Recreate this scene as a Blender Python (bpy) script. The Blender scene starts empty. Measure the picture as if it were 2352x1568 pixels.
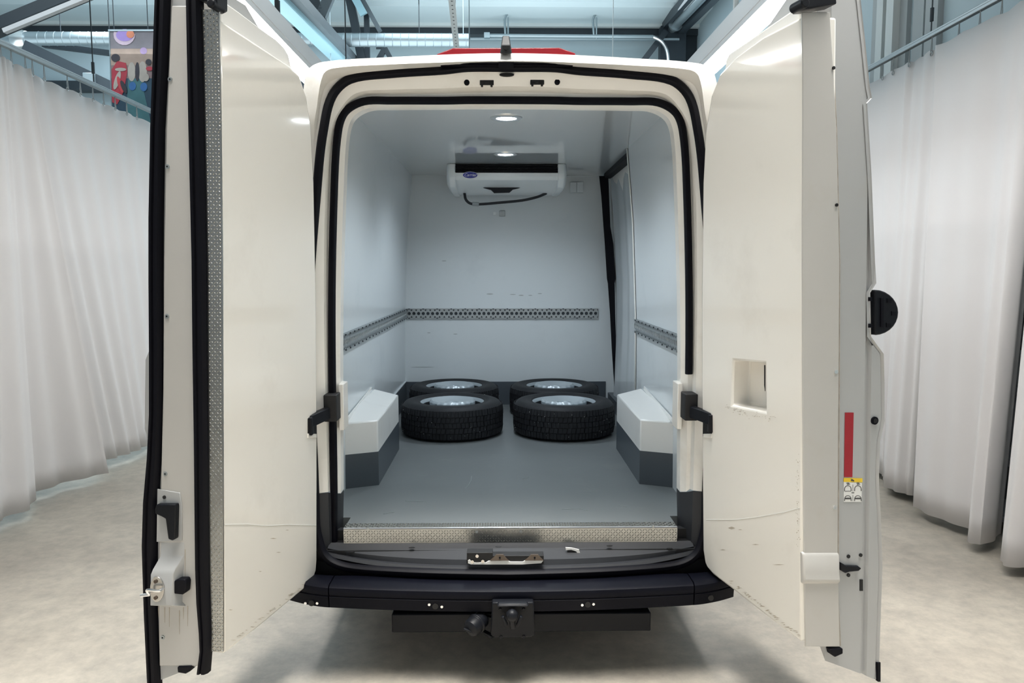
import bpy, bmesh, math, random
from mathutils import Vector, Matrix
random.seed(7)
C = bpy.context.scene.collection
PI = math.pi
V = Vector

# ------------------------------------------------------------------ camera
FPX = 1750.0
PITCH = math.atan(164 / FPX)
YAW = math.atan(26 / FPX)
CAMLOC = V((-0.045, 0.0, 1.69))
cd = bpy.data.cameras.new('camera')
cd.sensor_width = 36.0
cd.lens = 36.0 * FPX / 2352
cd.clip_start = 0.05
cam = bpy.data.objects.new('camera', cd)
cam.location = CAMLOC
cam.rotation_euler = (PI / 2 - PITCH, 0, -YAW)
C.objects.link(cam)
bpy.context.scene.camera = cam
CR = cam.rotation_euler.to_matrix()

# ------------------------------------------------------------------ world, exposure, big lights
w = bpy.data.worlds.new('world'); bpy.context.scene.world = w
w.use_nodes = True
bg = w.node_tree.nodes['Background']
bg.inputs[0].default_value = (0.90, 0.95, 1.0, 1); bg.inputs[1].default_value = 0.40
sc = bpy.context.scene
sc.view_settings.view_transform = 'Standard'
sc.view_settings.look = 'None'
sc.view_settings.gamma = 1.0
sc.view_settings.use_curve_mapping = False
sc.view_settings.exposure = 0.24

def area(name, loc, target, sx, sy, power, col):
    l = bpy.data.lights.new(name, 'AREA'); l.shape = 'RECTANGLE'
    l.size = sx; l.size_y = sy; l.energy = power; l.color = col
    o = bpy.data.objects.new(name, l); C.objects.link(o)
    o.location = loc
    o.rotation_euler = (V(target) - V(loc)).to_track_quat('-Z', 'Y').to_euler()
    return o
# unseen fill lights, added to brighten the roof, the far hall and the floor
area('fill_uplight_left', (-5.5, 11.0, 4.3), (-5.5, 11.0, 9), 6.0, 3.0, 80, (0.80, 0.94, 1.0))
area('fill_uplight_far', (0.0, 12.0, 4.5), (0.0, 12.0, 9), 5.0, 2.0, 62, (0.80, 0.94, 1.0))
for hx in (-1.6, 0.0, 1.6):
    a_ = area('fill_downlight', (hx, 0.5, 5.9), (hx, 0.5, 0), 1.0, 5.4, 86, (1.0, 0.972, 0.925)); a_.data.spread = math.radians(48)  # added overhead, spread narrowed to keep direct light off the door edges
area('fill_light_left', (-5.5, 10.0, 5.8), (-5.5, 10.0, 0), 3.0, 8.0, 260, (0.80, 0.93, 1.0))
area('fill_light_far', (0.5, 11.8, 5.9), (0.5, 11.8, 0), 5.0, 2.0, 80, (0.80, 0.93, 1.0))
LED = 19.0

# ------------------------------------------------------------------ pixel rays -> places at a real depth
def ray(px, py):
    d = CR @ V(((px - 1176) / FPX, (784 - py) / FPX, -1.0))
    return d
def P(px, py, Y):
    d = ray(px, py); return CAMLOC + d * ((Y - CAMLOC.y) / d.y)
def PX(px, py, X):
    d = ray(px, py); return CAMLOC + d * ((X - CAMLOC.x) / d.x)
def PZ(px, py, Z):
    d = ray(px, py); return CAMLOC + d * ((Z - CAMLOC.z) / d.z)
def hit(px, py, p0, n):
    d = ray(px, py); return CAMLOC + d * ((p0 - CAMLOC).dot(n) / d.dot(n))

# ------------------------------------------------------------------ materials
def mat(name, col, rough=0.5, metal=0.0, coat=0.0, emit=None, es=0.0, var=0.0, scale=6.0, bump=0.0, bscale=80.0,
        spec=0.5, dirt=None, dscale=3.0, damt=0.0, trans=0.0):
    m = bpy.data.materials.new(name); m.use_nodes = True
    nt = m.node_tree; b = nt.nodes['Principled BSDF']
    b.inputs['Base Color'].default_value = (*col, 1)
    b.inputs['Roughness'].default_value = rough
    b.inputs['Metallic'].default_value = metal
    b.inputs['Coat Weight'].default_value = coat
    b.inputs['Coat Roughness'].default_value = 0.06
    b.inputs['Specular IOR Level'].default_value = spec
    if emit:
        b.inputs['Emission Color'].default_value = (*emit, 1); b.inputs['Emission Strength'].default_value = es
    tc = nt.nodes.new('ShaderNodeTexCoord')
    last = None
    if var > 0:
        n = nt.nodes.new('ShaderNodeTexNoise'); n.inputs['Scale'].default_value = scale; n.inputs['Detail'].default_value = 6
        nt.links.new(tc.outputs['Object'], n.inputs['Vector'])
        mx = nt.nodes.new('ShaderNodeMix'); mx.data_type = 'RGBA'
        mx.inputs[6].default_value = (*[c * (1 - var) for c in col], 1)
        mx.inputs[7].default_value = (*[min(1, c * (1 + var)) for c in col], 1)
        nt.links.new(n.outputs['Fac'], mx.inputs[0])
        last = mx.outputs[2]
    if dirt is not None:
        n2 = nt.nodes.new('ShaderNodeTexNoise'); n2.inputs['Scale'].default_value = dscale; n2.inputs['Detail'].default_value = 9
        n2.inputs['Roughness'].default_value = 0.65
        nt.links.new(tc.outputs['Object'], n2.inputs['Vector'])
        rp = nt.nodes.new('ShaderNodeValToRGB')
        rp.color_ramp.elements[0].position = 0.56; rp.color_ramp.elements[1].position = 0.78
        rp.color_ramp.elements[0].color = (0, 0, 0, 1); rp.color_ramp.elements[1].color = (damt, damt, damt, 1)
        nt.links.new(n2.outputs['Fac'], rp.inputs[0])
        m2 = nt.nodes.new('ShaderNodeMix'); m2.data_type = 'RGBA'
        nt.links.new(rp.outputs[0], m2.inputs[0])
        if last: nt.links.new(last, m2.inputs[6])
        else: m2.inputs[6].default_value = (*col, 1)
        m2.inputs[7].default_value = (*dirt, 1)
        last = m2.outputs[2]
    if last: nt.links.new(last, b.inputs['Base Color'])
    if bump > 0:
        n3 = nt.nodes.new('ShaderNodeTexNoise'); n3.inputs['Scale'].default_value = bscale; n3.inputs['Detail'].default_value = 4
        nt.links.new(tc.outputs['Object'], n3.inputs['Vector'])
        bp = nt.nodes.new('ShaderNodeBump'); bp.inputs['Strength'].default_value = bump; bp.inputs['Distance'].default_value = 0.01
        nt.links.new(n3.outputs['Fac'], bp.inputs['Height']); nt.links.new(bp.outputs[0], b.inputs['Normal'])
    return m

M = {}
M['paint'] = mat('paint_white', (0.80, 0.78, 0.74), 0.28, coat=0.6, var=0.02)
M['frame'] = mat('paint_frame', (0.89, 0.87, 0.825), 0.30, coat=0.3, dirt=(0.50, 0.42, 0.30), dscale=3.0, damt=0.35, var=0.03)
M['liner'] = mat('door_liner_gelcoat', (0.84, 0.81, 0.75), 0.12, coat=0.6, var=0.02, scale=2, dirt=(0.55, 0.50, 0.43), dscale=2.6, damt=0.25)
M['doormetal'] = mat('door_metal_shaded', (0.42, 0.425, 0.425), 0.32, coat=0.3, dirt=(0.40, 0.37, 0.32), dscale=3.0, damt=0.3, var=0.03)  # base colour lowered to put the shade of the camera-facing door edges in
M['lining'] = mat('cargo_lining_white', (0.70, 0.745, 0.765), 0.22, coat=0.15, var=0.03, scale=1.6, dirt=(0.50, 0.54, 0.57), dscale=2.3, damt=0.3)
M['roofling'] = mat('cargo_roof_lining', (0.62, 0.655, 0.675), 0.05, coat=0.5, var=0.02, scale=1.2)
M['archbox'] = mat('arch_box_white', (0.86, 0.86, 0.84), 0.3, var=0.02, dirt=(0.5, 0.46, 0.4), dscale=5, damt=0.2)
M['greyskirt'] = mat('grey_skirting', (0.075, 0.09, 0.105), 0.4, var=0.08, scale=5)
M['cargofloor'] = mat('cargo_floor_grey', (0.165, 0.18, 0.185), 0.42, var=0.10, scale=3.5, bump=0.05, bscale=160, dirt=(0.24, 0.25, 0.24), dscale=4, damt=0.5)
M['rubber'] = mat('black_rubber', (0.004, 0.004, 0.007), 0.5, spec=0.14, var=0.15)
M['plastic'] = mat('black_plastic', (0.007, 0.008, 0.011), 0.42, spec=0.2, var=0.15, scale=8, bump=0.06, bscale=300)
M['darkplastic'] = mat('charcoal_plastic', (0.030, 0.032, 0.037), 0.5, spec=0.35, var=0.1, bump=0.05, bscale=300)
M['bumper'] = mat('bumper_plastic', (0.0035, 0.004, 0.008), 0.45, spec=0.11, var=0.2, scale=5, bump=0.06, bscale=260, dirt=(0.012, 0.012, 0.015), dscale=5, damt=0.4)
M['cover'] = mat('edge_cover_shaded', (0.50, 0.487, 0.462), 0.35, coat=0.2, var=0.03, dirt=(0.42, 0.37, 0.29), dscale=4, damt=0.3)  # darker than the liner and frame, shade on the door ends put into colour
M['alu'] = mat('tread_aluminium', (0.42, 0.42, 0.40), 0.34, metal=1.0, var=0.12, scale=18)
M['alubright'] = mat('bright_aluminium', (0.86, 0.86, 0.86), 0.28, metal=1.0)
M['galv'] = mat('galvanised_rail', (0.42, 0.45, 0.46), 0.45, metal=0.8, var=0.2, scale=22)
M['rim'] = mat('silver_wheel_paint', (0.50, 0.56, 0.60), 0.40, metal=0.45, var=0.06, scale=7)
M['tyre'] = mat('tyre_rubber', (0.014, 0.015, 0.018), 0.62, spec=0.35, var=0.3, scale=12, bump=0.12, bscale=90, dirt=(0.05, 0.05, 0.05), dscale=14, damt=0.35)
M['black'] = mat('deep_black', (0.004, 0.004, 0.005), 0.6)
M['steel'] = mat('polished_steel', (0.55, 0.53, 0.50), 0.25, metal=1.0)
M['rust'] = mat('brown_steel', (0.10, 0.075, 0.055), 0.5, metal=0.5, var=0.3, scale=30)
M['red'] = mat('red_lens', (0.30, 0.003, 0.012), 0.3, coat=0.2)
M['redtape'] = mat('red_reflector', (0.34, 0.012, 0.022), 0.45, var=0.05, scale=60)
M['yellow'] = mat('sticker_yellow', (0.80, 0.55, 0.03), 0.5)
M['stwhite'] = mat('sticker_white', (0.78, 0.78, 0.76), 0.5)
M['ink'] = mat('sticker_ink', (0.06, 0.06, 0.06), 0.6)
M['badge'] = mat('badge_blue', (0.02, 0.03, 0.30), 0.25, coat=0.5)
M['whitetext'] = mat('badge_white', (0.75, 0.75, 0.82), 0.4)
M['unit'] = mat('cooler_casing', (0.84, 0.87, 0.87), 0.32, coat=0.15)
M['housing'] = mat('lamp_housing', (0.72, 0.71, 0.72), 0.4)
M['led'] = mat('led_diffuser', (1, 1, 1), 0.5, emit=(1.0, 0.985, 0.96), es=LED)
M['spot'] = mat('spot_lens', (1, 1, 1), 0.4, emit=(0.86, 0.94, 1.0), es=22)
M['curtain'] = mat('curtain_fabric', (0.75, 0.735, 0.745), 0.85, spec=0.15, var=0.015, scale=3, bump=0.06, bscale=240)
M['chrome'] = mat('curtain_rail_metal', (0.36, 0.38, 0.39), 0.35, metal=0.8)
M['darksteel'] = mat('dark_painted_steel', (0.030, 0.040, 0.050), 0.45, var=0.1)
M['greysteel'] = mat('mid_grey_steel', (0.10, 0.12, 0.135), 0.45, var=0.1)
M['zinc'] = mat('zinc_duct', (0.36, 0.42, 0.45), 0.38, metal=0.75, var=0.12, scale=4)
M['whitesteel'] = mat('white_perforated_steel', (0.80, 0.84, 0.86), 0.4)
M['tray'] = mat('pale_cable_tray', (0.40, 0.62, 0.70), 0.35, metal=0.2)
M['ceil'] = mat('roof_sheet', (0.68, 0.77, 0.80), 0.45, var=0.06, scale=0.7)
M['wall'] = mat('hall_wall_panel', (0.52, 0.63, 0.68), 0.5, var=0.06, scale=0.5)
M['wallwhite'] = mat('hall_wall_white', (0.72, 0.76, 0.76), 0.5, var=0.03)
M['wallgrey'] = mat('hall_wall_grey', (0.42, 0.45, 0.46), 0.5, var=0.05)
M['glass'] = mat('blue_window_film', (0.40, 0.60, 0.72), 0.1, coat=0.4)
M['shelf'] = mat('shelf_grey', (0.18, 0.19, 0.21), 0.5)
M['box'] = mat('crate_grey', (0.30, 0.31, 0.32), 0.55)
M['darkwall'] = mat('dark_partition', (0.006, 0.007, 0.011), 0.6)

def concrete():
    m = bpy.data.materials.new('polished_concrete'); m.use_nodes = True
    nt = m.node_tree; b = nt.nodes['Principled BSDF']
    tc = nt.nodes.new('ShaderNodeTexCoord')
    def noise(s, d, r=0.6, dist=0.0):
        n = nt.nodes.new('ShaderNodeTexNoise'); n.inputs['Scale'].default_value = s; n.inputs['Detail'].default_value = d
        n.inputs['Roughness'].default_value = r; n.inputs['Distortion'].default_value = dist
        nt.links.new(tc.outputs['Object'], n.inputs['Vector']); return n
    n1 = noise(1.3, 9, 0.66, 0.0)
    r1 = nt.nodes.new('ShaderNodeValToRGB')
    r1.color_ramp.elements[0].position = 0.32; r1.color_ramp.elements[0].color = (0.34, 0.31, 0.268, 1)
    r1.color_ramp.elements[1].position = 0.68; r1.color_ramp.elements[1].color = (0.49, 0.452, 0.392, 1)
    nt.links.new(n1.outputs['Fac'], r1.inputs[0])
    n2 = noise(11, 9, 0.72, 0.0)
    r2 = nt.nodes.new('ShaderNodeValToRGB')
    r2.color_ramp.elements[0].position = 0.35; r2.color_ramp.elements[0].color = (0.80, 0.80, 0.80, 1)
    r2.color_ramp.elements[1].position = 0.62; r2.color_ramp.elements[1].color = (1.06, 1.05, 1.03, 1)
    nt.links.new(n2.outputs['Fac'], r2.inputs[0])
    mx = nt.nodes.new('ShaderNodeMix'); mx.data_type = 'RGBA'; mx.blend_type = 'MULTIPLY'; mx.inputs[0].default_value = 1.0
    nt.links.new(r1.outputs[0], mx.inputs[6]); nt.links.new(r2.outputs[0], mx.inputs[7])
    nt.links.new(mx.outputs[2], b.inputs['Base Color'])
    rr = nt.nodes.new('ShaderNodeMapRange'); rr.inputs['To Min'].default_value = 0.28; rr.inputs['To Max'].default_value = 0.55
    nt.links.new(n1.outputs['Fac'], rr.inputs[0]); nt.links.new(rr.outputs[0], b.inputs['Roughness'])
    bp = nt.nodes.new('ShaderNodeBump'); bp.inputs['Strength'].default_value = 0.05; bp.inputs['Distance'].default_value = 0.01
    nt.links.new(n2.outputs['Fac'], bp.inputs['Height']); nt.links.new(bp.outputs[0], b.inputs['Normal'])
    return m
M['concrete'] = concrete()

# ------------------------------------------------------------------ mesh helper
def catmull(pts, n):
    """smooth polyline through pts, n samples per segment"""
    out = []
    k = len(pts)
    for i in range(k - 1):
        p0 = pts[max(i - 1, 0)]; p1 = pts[i]; p2 = pts[i + 1]; p3 = pts[min(i + 2, k - 1)]
        # centripetal-ish: limit the tangents by segment length
        L = (p2 - p1).length
        def tang(a, bb, c):
            t = (c - a); l1 = (bb - a).length; l2 = (c - bb).length
            s = l1 + l2
            return t / s * L if s > 1e-9 else t
        m1 = tang(p0, p1, p2) if i > 0 else (p2 - p1)
        m2 = tang(p1, p2, p3) if i < k - 2 else (p2 - p1)
        for j in range(n):
            t = j / n
            h = (2*t**3 - 3*t**2 + 1, t**3 - 2*t**2 + t, -2*t**3 + 3*t**2, t**3 - t**2)
            out.append(p1 * h[0] + m1 * h[1] + p2 * h[2] + m2 * h[3])
    out.append(pts[-1].copy())
    return out

class MB:
    def __init__(s): s.v = []; s.f = []; s.m = []
    def add(s, vs, fs, m=0):
        o = len(s.v); s.v += [V(x) for x in vs]
        for f in fs: s.f.append([i + o for i in f]); s.m.append(m)
        return s
    def hexa(s, a, m=0):   # 8 corners: bottom 4, top 4
        return s.add(a, [(3,2,1,0),(4,5,6,7),(0,1,5,4),(1,2,6,5),(2,3,7,6),(3,0,4,7)], m)
    def box(s, x0, x1, y0, y1, z0, z1, m=0):
        return s.hexa([(x0,y0,z0),(x1,y0,z0),(x1,y1,z0),(x0,y1,z0),(x0,y0,z1),(x1,y0,z1),(x1,y1,z1),(x0,y1,z1)], m)
    def obox(s, c, ax, ay, az, m=0):   # centre + half vectors
        c, ax, ay, az = V(c), V(ax), V(ay), V(az)
        return s.hexa([c-ax-ay-az, c+ax-ay-az, c+ax+ay-az, c-ax+ay-az, c-ax-ay+az, c+ax-ay+az, c+ax+ay+az, c-ax+ay+az], m)
    def bar(s, p, q, wid, hei, up=(0,0,1), m=0):
        p, q = V(p), V(q); d = (q - p); L = d.length; d.normalize()
        sx = d.cross(V(up)); sx.normalize(); u = sx.cross(d)
        return s.obox((p + q) / 2, d * L / 2, sx * wid / 2, u * hei / 2, m)
    def prism(s, poly, vec, m=0):
        n = len(poly); vec = V(vec)
        vs = [V(p) for p in poly] + [V(p) + vec for p in poly]
        fs = [tuple(range(n - 1, -1, -1)), tuple(range(n, 2 * n))] + [(i, (i+1) % n, n + (i+1) % n, n + i) for i in range(n)]
        return s.add(vs, fs, m)
    def loft(s, loops, closed=False, m=0, cap=False):
        n = len(loops[0]); vs = [p for l in loops for p in l]; fs = []
        for i in range(len(loops) - 1):
            for j in range(n if closed else n - 1):
                a = i * n + j; b = i * n + (j + 1) % n
                fs.append((a, b, b + n, a + n))
        if cap:
            fs.append(tuple(range(n - 1, -1, -1))); k = (len(loops) - 1) * n; fs.append(tuple(range(k, k + n)))
        return s.add(vs, fs, m)
    def sweep(s, path, prof, up, closed=False, m=0, cap=True):
        """prof: (a,b) pairs; a along side, b along the reference direction 'up'"""
        path = [V(p) for p in path]; n = len(path); loops = []; up = V(up)
        for i in range(n):
            if closed: t = path[(i + 1) % n] - path[i - 1]
            else: t = path[min(i + 1, n - 1)] - path[max(i - 1, 0)]
            t.normalize(); sd = t.cross(up); sd.normalize(); u = sd.cross(t)
            loops.append([path[i] + sd * a + u * b for a, b in prof])
        if closed: loops.append([p.copy() for p in loops[0]])
        return s.loft(loops, True, m, cap and not closed)
    def tube(s, path, r, n=8, closed=False, m=0):
        path = [V(p) for p in path]; k = len(path); loops = []; u = None
        for i in range(k):
            t = (path[(i + 1) % k] - path[i - 1]) if closed else (path[min(i + 1, k - 1)] - path[max(i - 1, 0)])
            t.normalize()
            if u is None:
                u = t.orthogonal()
            u = (u - t * u.dot(t)); u.normalize(); w_ = t.cross(u)
            loops.append([path[i] + (u * math.cos(2*PI*j/n) + w_ * math.sin(2*PI*j/n)) * r for j in range(n)])
        if closed: loops.append([p.copy() for p in loops[0]])
        return s.loft(loops, True, m, not closed)
    def cyl(s, p, q, r, n=12, m=0, r2=None):
        p, q = V(p), V(q); t = (q - p).normalized(); u = t.orthogonal().normalized(); w_ = t.cross(u)
        r2 = r if r2 is None else r2
        ring = lambda c, rr: [c + (u * math.cos(2*PI*j/n) + w_ * math.sin(2*PI*j/n)) * rr for j in range(n)]
        return s.loft([ring(p, r), ring(q, r2)], True, m, True)
    def lathe(s, prof, n=32, c=(0,0,0), ax=(0,0,1), m=0):
        c = V(c); t = V(ax).normalized(); u = t.orthogonal().normalized(); w_ = t.cross(u)
        loops = [[c + t * z + (u * math.cos(2*PI*j/n) + w_ * math.sin(2*PI*j/n)) * r for j in range(n)] for r, z in prof]
        return s.loft(loops, True, m, False)
    def ball(s, c, r, n=12, m=0):
        k = n // 2
        return s.lathe([(max(1e-4, r * math.sin(PI * i / k)), -r * math.cos(PI * i / k)) for i in range(k + 1)], n, c, m=m)
    def build(s, name, mats, parent=None, label=None, bevel=0.0, smooth=35, kind=None, solid=0.0, seg=2, local=False):
        me = bpy.data.meshes.new(name)
        me.from_pydata([tuple(p) for p in s.v], [], s.f)
        if not isinstance(mats, (list, tuple)): mats = [mats]
        for x in mats: me.materials.append(x)
        if len(mats) > 1: me.polygons.foreach_set('material_index', s.m)
        bm = bmesh.new(); bm.from_mesh(me)
        bmesh.ops.remove_doubles(bm, verts=bm.verts, dist=1e-6)
        bmesh.ops.recalc_face_normals(bm, faces=bm.faces)
        bm.to_mesh(me); bm.free()
        if smooth:
            me.polygons.foreach_set('use_smooth', [True] * len(me.polygons))
            me.set_sharp_from_angle(angle=math.radians(smooth))
        me.update()
        o = bpy.data.objects.new(name, me); C.objects.link(o)
        if solid:
            md = o.modifiers.new('solid', 'SOLIDIFY'); md.thickness = solid; md.offset = 0
        if bevel:
            md = o.modifiers.new('bevel', 'BEVEL'); md.width = bevel; md.segments = seg; md.limit_method = 'ANGLE'
            md.angle_limit = math.radians(40); md.harden_normals = False
        if parent is not None:
            o.parent = parent
            if not local: o.matrix_parent_inverse = Matrix.Translation(-wl(parent))
        if label: o['label'] = label
        if kind: o['kind'] = kind
        return o
def wl(o):
    p = V(o.location)
    return p if o.type == 'EMPTY' and o.parent is None else V((0, 0, 0))
def empty(name, loc, label, cat, group=None):
    o = bpy.data.objects.new(name, None); o.empty_display_size = 0.1; C.objects.link(o)
    o.location = loc; o['label'] = label; o['category'] = cat
    if group: o['group'] = group
    return o
def struct(mb, name, m, **k):
    return mb.build(name, m, kind='structure', **k)
def mirror(pts): return [V((-p.x, p.y, p.z)) for p in pts]

# ================================================================== HALL
CEIL = 6.07; BACK = 14.5; RX = 3.52; LX = -10.5; FRONT = -6.0
b = MB(); b.add([(LX, FRONT, 0), (RX, FRONT, 0), (RX, BACK, 0), (LX, BACK, 0), (LX, FRONT, -.1), (RX, FRONT, -.1), (RX, BACK, -.1), (LX, BACK, -.1)],
                [(0,1,2,3),(7,6,5,4),(0,4,5,1),(1,5,6,2),(2,6,7,3),(3,7,4,0)])
struct(b, 'floor', M['concrete'])
# roof of wide trapezoidal sheet, ridges running across the hall
b = MB(); prof = []
y = FRONT
while y < BACK:
    prof += [(y, CEIL), (y + .95, CEIL), (y + 1.0, CEIL + .10), (y + 1.15, CEIL + .10), (y + 1.2, CEIL)]
    y += 1.2
b.loft([[(LX, p[0], p[1]) for p in prof], [(RX + .2, p[0], p[1]) for p in prof]])
struct(b, 'ceiling', M['ceil'], smooth=0)
b = MB(); b.box(LX, RX, BACK, BACK + .1, 0, CEIL + .2)
struct(b, 'wall_back', M['wall'])
b = MB(); b.box(LX - .1, LX, FRONT, BACK, 0, CEIL + .2)
struct(b, 'wall_left', M['wall'])
b = MB(); b.box(RX, RX + .1, FRONT, BACK, 0, CEIL + .2)
struct(b, 'wall_right', M['wall'])
b = MB(); b.box(LX, RX, BACK - .35, BACK - .05, CEIL - .165, CEIL - .05)
struct(b, 'trim_1', M['darksteel'])
b = MB(); b.box(LX, RX, BACK - .45, BACK - .30, CEIL - .05, CEIL + .0)
struct(b, 'trim_2', M['wallwhite'])
# vertical cladding on the right wall seen above the curtain
n_t = 3
for (pa, pb, m_, dep) in ((2003, 2012, 'wallgrey', .05), (2012, 2026, 'wallwhite', .10), (2034, 2050, 'wallwhite', .10), (2053, 2082, 'wallgrey', .04),
                     (2096, 2120, 'wallgrey', .03), (2124, 2152, 'wallgrey', .05)):
    ya = PX(pa, 60, RX - dep).y; yb = PX(pb, 60, RX - dep).y
    b = MB(); b.box(RX - dep, RX, yb, ya, 0.0, CEIL)
    struct(b, 'trim_%d' % n_t, M[m_]); n_t += 1
ya = PX(2003, 10, RX - .02).y + 0.5; yb = PX(2020, 10, RX - .02).y
b = MB(); b.box(RX - .02, RX, yb, ya, 4.6, 5.6)
struct(b, 'window_1', M['glass'])
b = MB(); b.box(RX - .22, RX - .002, BACK - .30, BACK - .02, 0, CEIL)   # corner column
struct(b, 'trim_%d' % n_t, M['darksteel']); n_t += 1
b = MB(); b.box(LX, -3.5, BACK - .35, BACK - .05, CEIL - 1.15, CEIL - 1.0)
struct(b, 'trim_%d' % n_t, M['darksteel']); n_t += 1

# ================================================================== VAN
van = empty('delivery_van', (0, 3.2, 0), 'white refrigerated delivery van seen from behind with both rear doors open', 'van')

# ---- loops of the rear frame, left half from bottom to top centre
def half(pts, Y):
    out = []
    for p in pts:
        if len(p) == 3 and p[2] == 'd': out.append(V((p[0], max(Y, 3.232), p[1])))   # direct X,Z
        elif len(p) == 3: out.append(P(p[0], p[1], p[2]))       # own depth
        else: out.append(P(p[0], p[1], Y))
    return out
Y0, Y1, Y1b, Y2, Y3, Y4, Y5 = 3.12, 3.12, 3.205, 3.225, 3.255, 3.30, 3.335
D = 'd'
K = {}
K[0] = half([(-.93,.47,D), (-.935,.728,D), (-.93,1.55,D), (-.905,2.05,D), (696,215,3.20), (708,163,3.14), (742,143), (900,132), (1030,126), (1090,124), (1166,123)], Y0)
K[0][5:] = [P(a_, b_, Y0 + .085) for a_, b_ in ((708, 160), (742, 142), (900, 131), (1030, 125), (1090, 123), (1166, 122))]
K[1] = half([(-.875,.47,D), (-.88,.728,D), (-.875,1.55,D), (-.865,2.0,D), (727,250,3.205), (742,172,3.14), (765,157), (900,148), (1030,143), (1090,141), (1166,140)], Y1)
K['1b'] = half([(-.85,.47,D), (-.855,.728,D), (-.85,1.55,D), (-.845,2.0,D), (733,262,3.222), (750,195,3.205), (790,176), (900,162), (1030,153), (1090,148), (1166,147)], Y1b)
K[2] = half([(-.832,.47,D), (-.845,.728,D), (-.852,1.5,D), (733,400), (745,300), (765,222), (806,184), (900,171), (1020,163), (1075,157), (1166,157)], Y2)
K[3] = half([(-.795,.48,D), (-.798,.728,D), (-.798,1.5,D), (748,400), (758,305), (778,256), (818,214), (900,206), (1020,203), (1075,200), (1166,198)], Y3)
K[4] = half([(769,1240), (769,1132), (764,720), (770,420), (779,300), (795,258), (836,235), (900,233), (1020,233), (1075,232), (1166,232)], Y4)
K[5] = half([(781,1240), (783,1132), (782,720), (790,420), (797,310), (810,270), (845,249), (900,246), (1020,245), (1075,244), (1166,244)], Y5)
K['3b'] = [a.lerp(c, .22) + V((0, .022, 0)) for a, c in zip(K[3], K[4])]
K['3c'] = [a.lerp(c, .30) + V((0, .024, 0)) for a, c in zip(K[3], K[4])]
K[6] = [V((p.x, 3.40, p.z)) for p in K[5]]
K[7] = [V((p.x * 1.13, 3.42, p.z + (.10 if p.z > 2.1 else 0))) for p in K[5]]
def full(h, n=6):
    l = catmull(h, n); r = mirror(l)[::-1][1:]
    return l + r
order = [0, 1, '1b', 2, 3, '3b', '3c', 4, 5, 6, 7]
upper = {k: K[k][1:] for k in K}
b = MB(); b.loft([full(upper[k]) for k in order])
# body skin going forward from the same edge
skin = full(K[0])
bs = MB()
bs.loft([skin] + [[V((p.x, y, p.z)) for p in skin] for y in (3.3, 5.0, 7.4)])
e = [V((p.x, 7.4, p.z)) for p in skin]; e2 = [V((p.x * .92, 8.3, .47 + (p.z - .47) * .45)) for p in skin]
bs.loft([e, e2]); bs.add(e2, [tuple(range(len(e2)))])
bs.build('body_shell', M['paint'], van, smooth=40)
frame = b.build('rear_frame', M['frame'], van, smooth=28)
frame.modifiers.new('bevel', 'BEVEL').width = 0.004
# dark plastic in the lower corners of the frame
for sgn in (1, -1):
    lp = [[V((p.x * sgn, p.y, p.z)) for p in (K[k][0], K[k][0].lerp(K[k][1], .5), K[k][1] - V((0, 0, .002)))] for k in ('1b', 2, 3, 4, 5, 6)]
    b = MB(); b.loft(lp)
    b.build('corner_trim', M['darkplastic'], van)
# seals
botL = [P(728,1205,3.215), P(735,1240,3.205), P(745,1268,3.195), P(765,1287,3.185), P(800,1299,3.17), P(870,1306,3.145), P(1000,1312,3.11), P(1166,1315,3.095)]
sealp = [(-.017,-.004), (-.017,.012), (-.008,.020), (.006,.022), (.016,.012), (.017,-.004)]
outer = catmull(K[2][1:], 6)
lo = catmull([K[2][1]] + botL, 5)
fullpath = lo[::-1] + outer[1:]
loop = fullpath + mirror(fullpath)[::-1][1:-1]
b = MB(); b.sweep([p + V((0, -.012, 0)) for p in loop], sealp, (0, -1, 0), closed=True)
b.build('outer_seal', M['rubber'], van, smooth=50)
left_in = catmull(K[4], 6)
right_in = mirror(left_in)[::-1]
cut = [p for p in right_in[1:] if p.z > 1.15]
b = MB(); b.sweep([p + V((0, -.014, 0)) for p in left_in + cut], [(-.014,-.01), (-.015,.008), (-.006,.016), (.008,.016), (.015,.006), (.014,-.01)], (0, -1, 0))
b.build('inner_seal', M['rubber'], van, smooth=50)
# white flange on the lining edge in the lower half
for sgn in (1, -1):
    q = MB()
    a0 = P(784, 880, 3.33); a1 = P(784, 985, 3.33)
    x = a0.x
    q.box(sgn * (x - .008), sgn * (x + .014), 3.30, 3.40, a1.z, a0.z)
    q.build('edge_cap', M['frame'], van, bevel=.003)
# black hinge pocket and door check straps
for sgn, pts in ((1, None), (-1, None)):
    q = MB()
    z1 = P(750, 905, 3.24).z; z0 = P(750, 966, 3.24).z
    q.box(sgn * .80, sgn * .745, 3.215, 3.30, z0, z1)
    q.build('hinge_pocket', M['black'], van, bevel=.004)
    q = MB()
    a = P(752, 948, 3.215) if sgn < 0 else P(1590, 945, 3.215)
    c = P(709, 968, 3.10) if sgn < 0 else P(1636, 962, 3.10)
    q.bar(a, c, .03, .05); q.bar(c + V((0, 0, .02)), c - V((0, 0, .055)), .035, .035, up=(1, 0, 0))
    q.build('check_strap', M['plastic'], van, bevel=.004)

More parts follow.
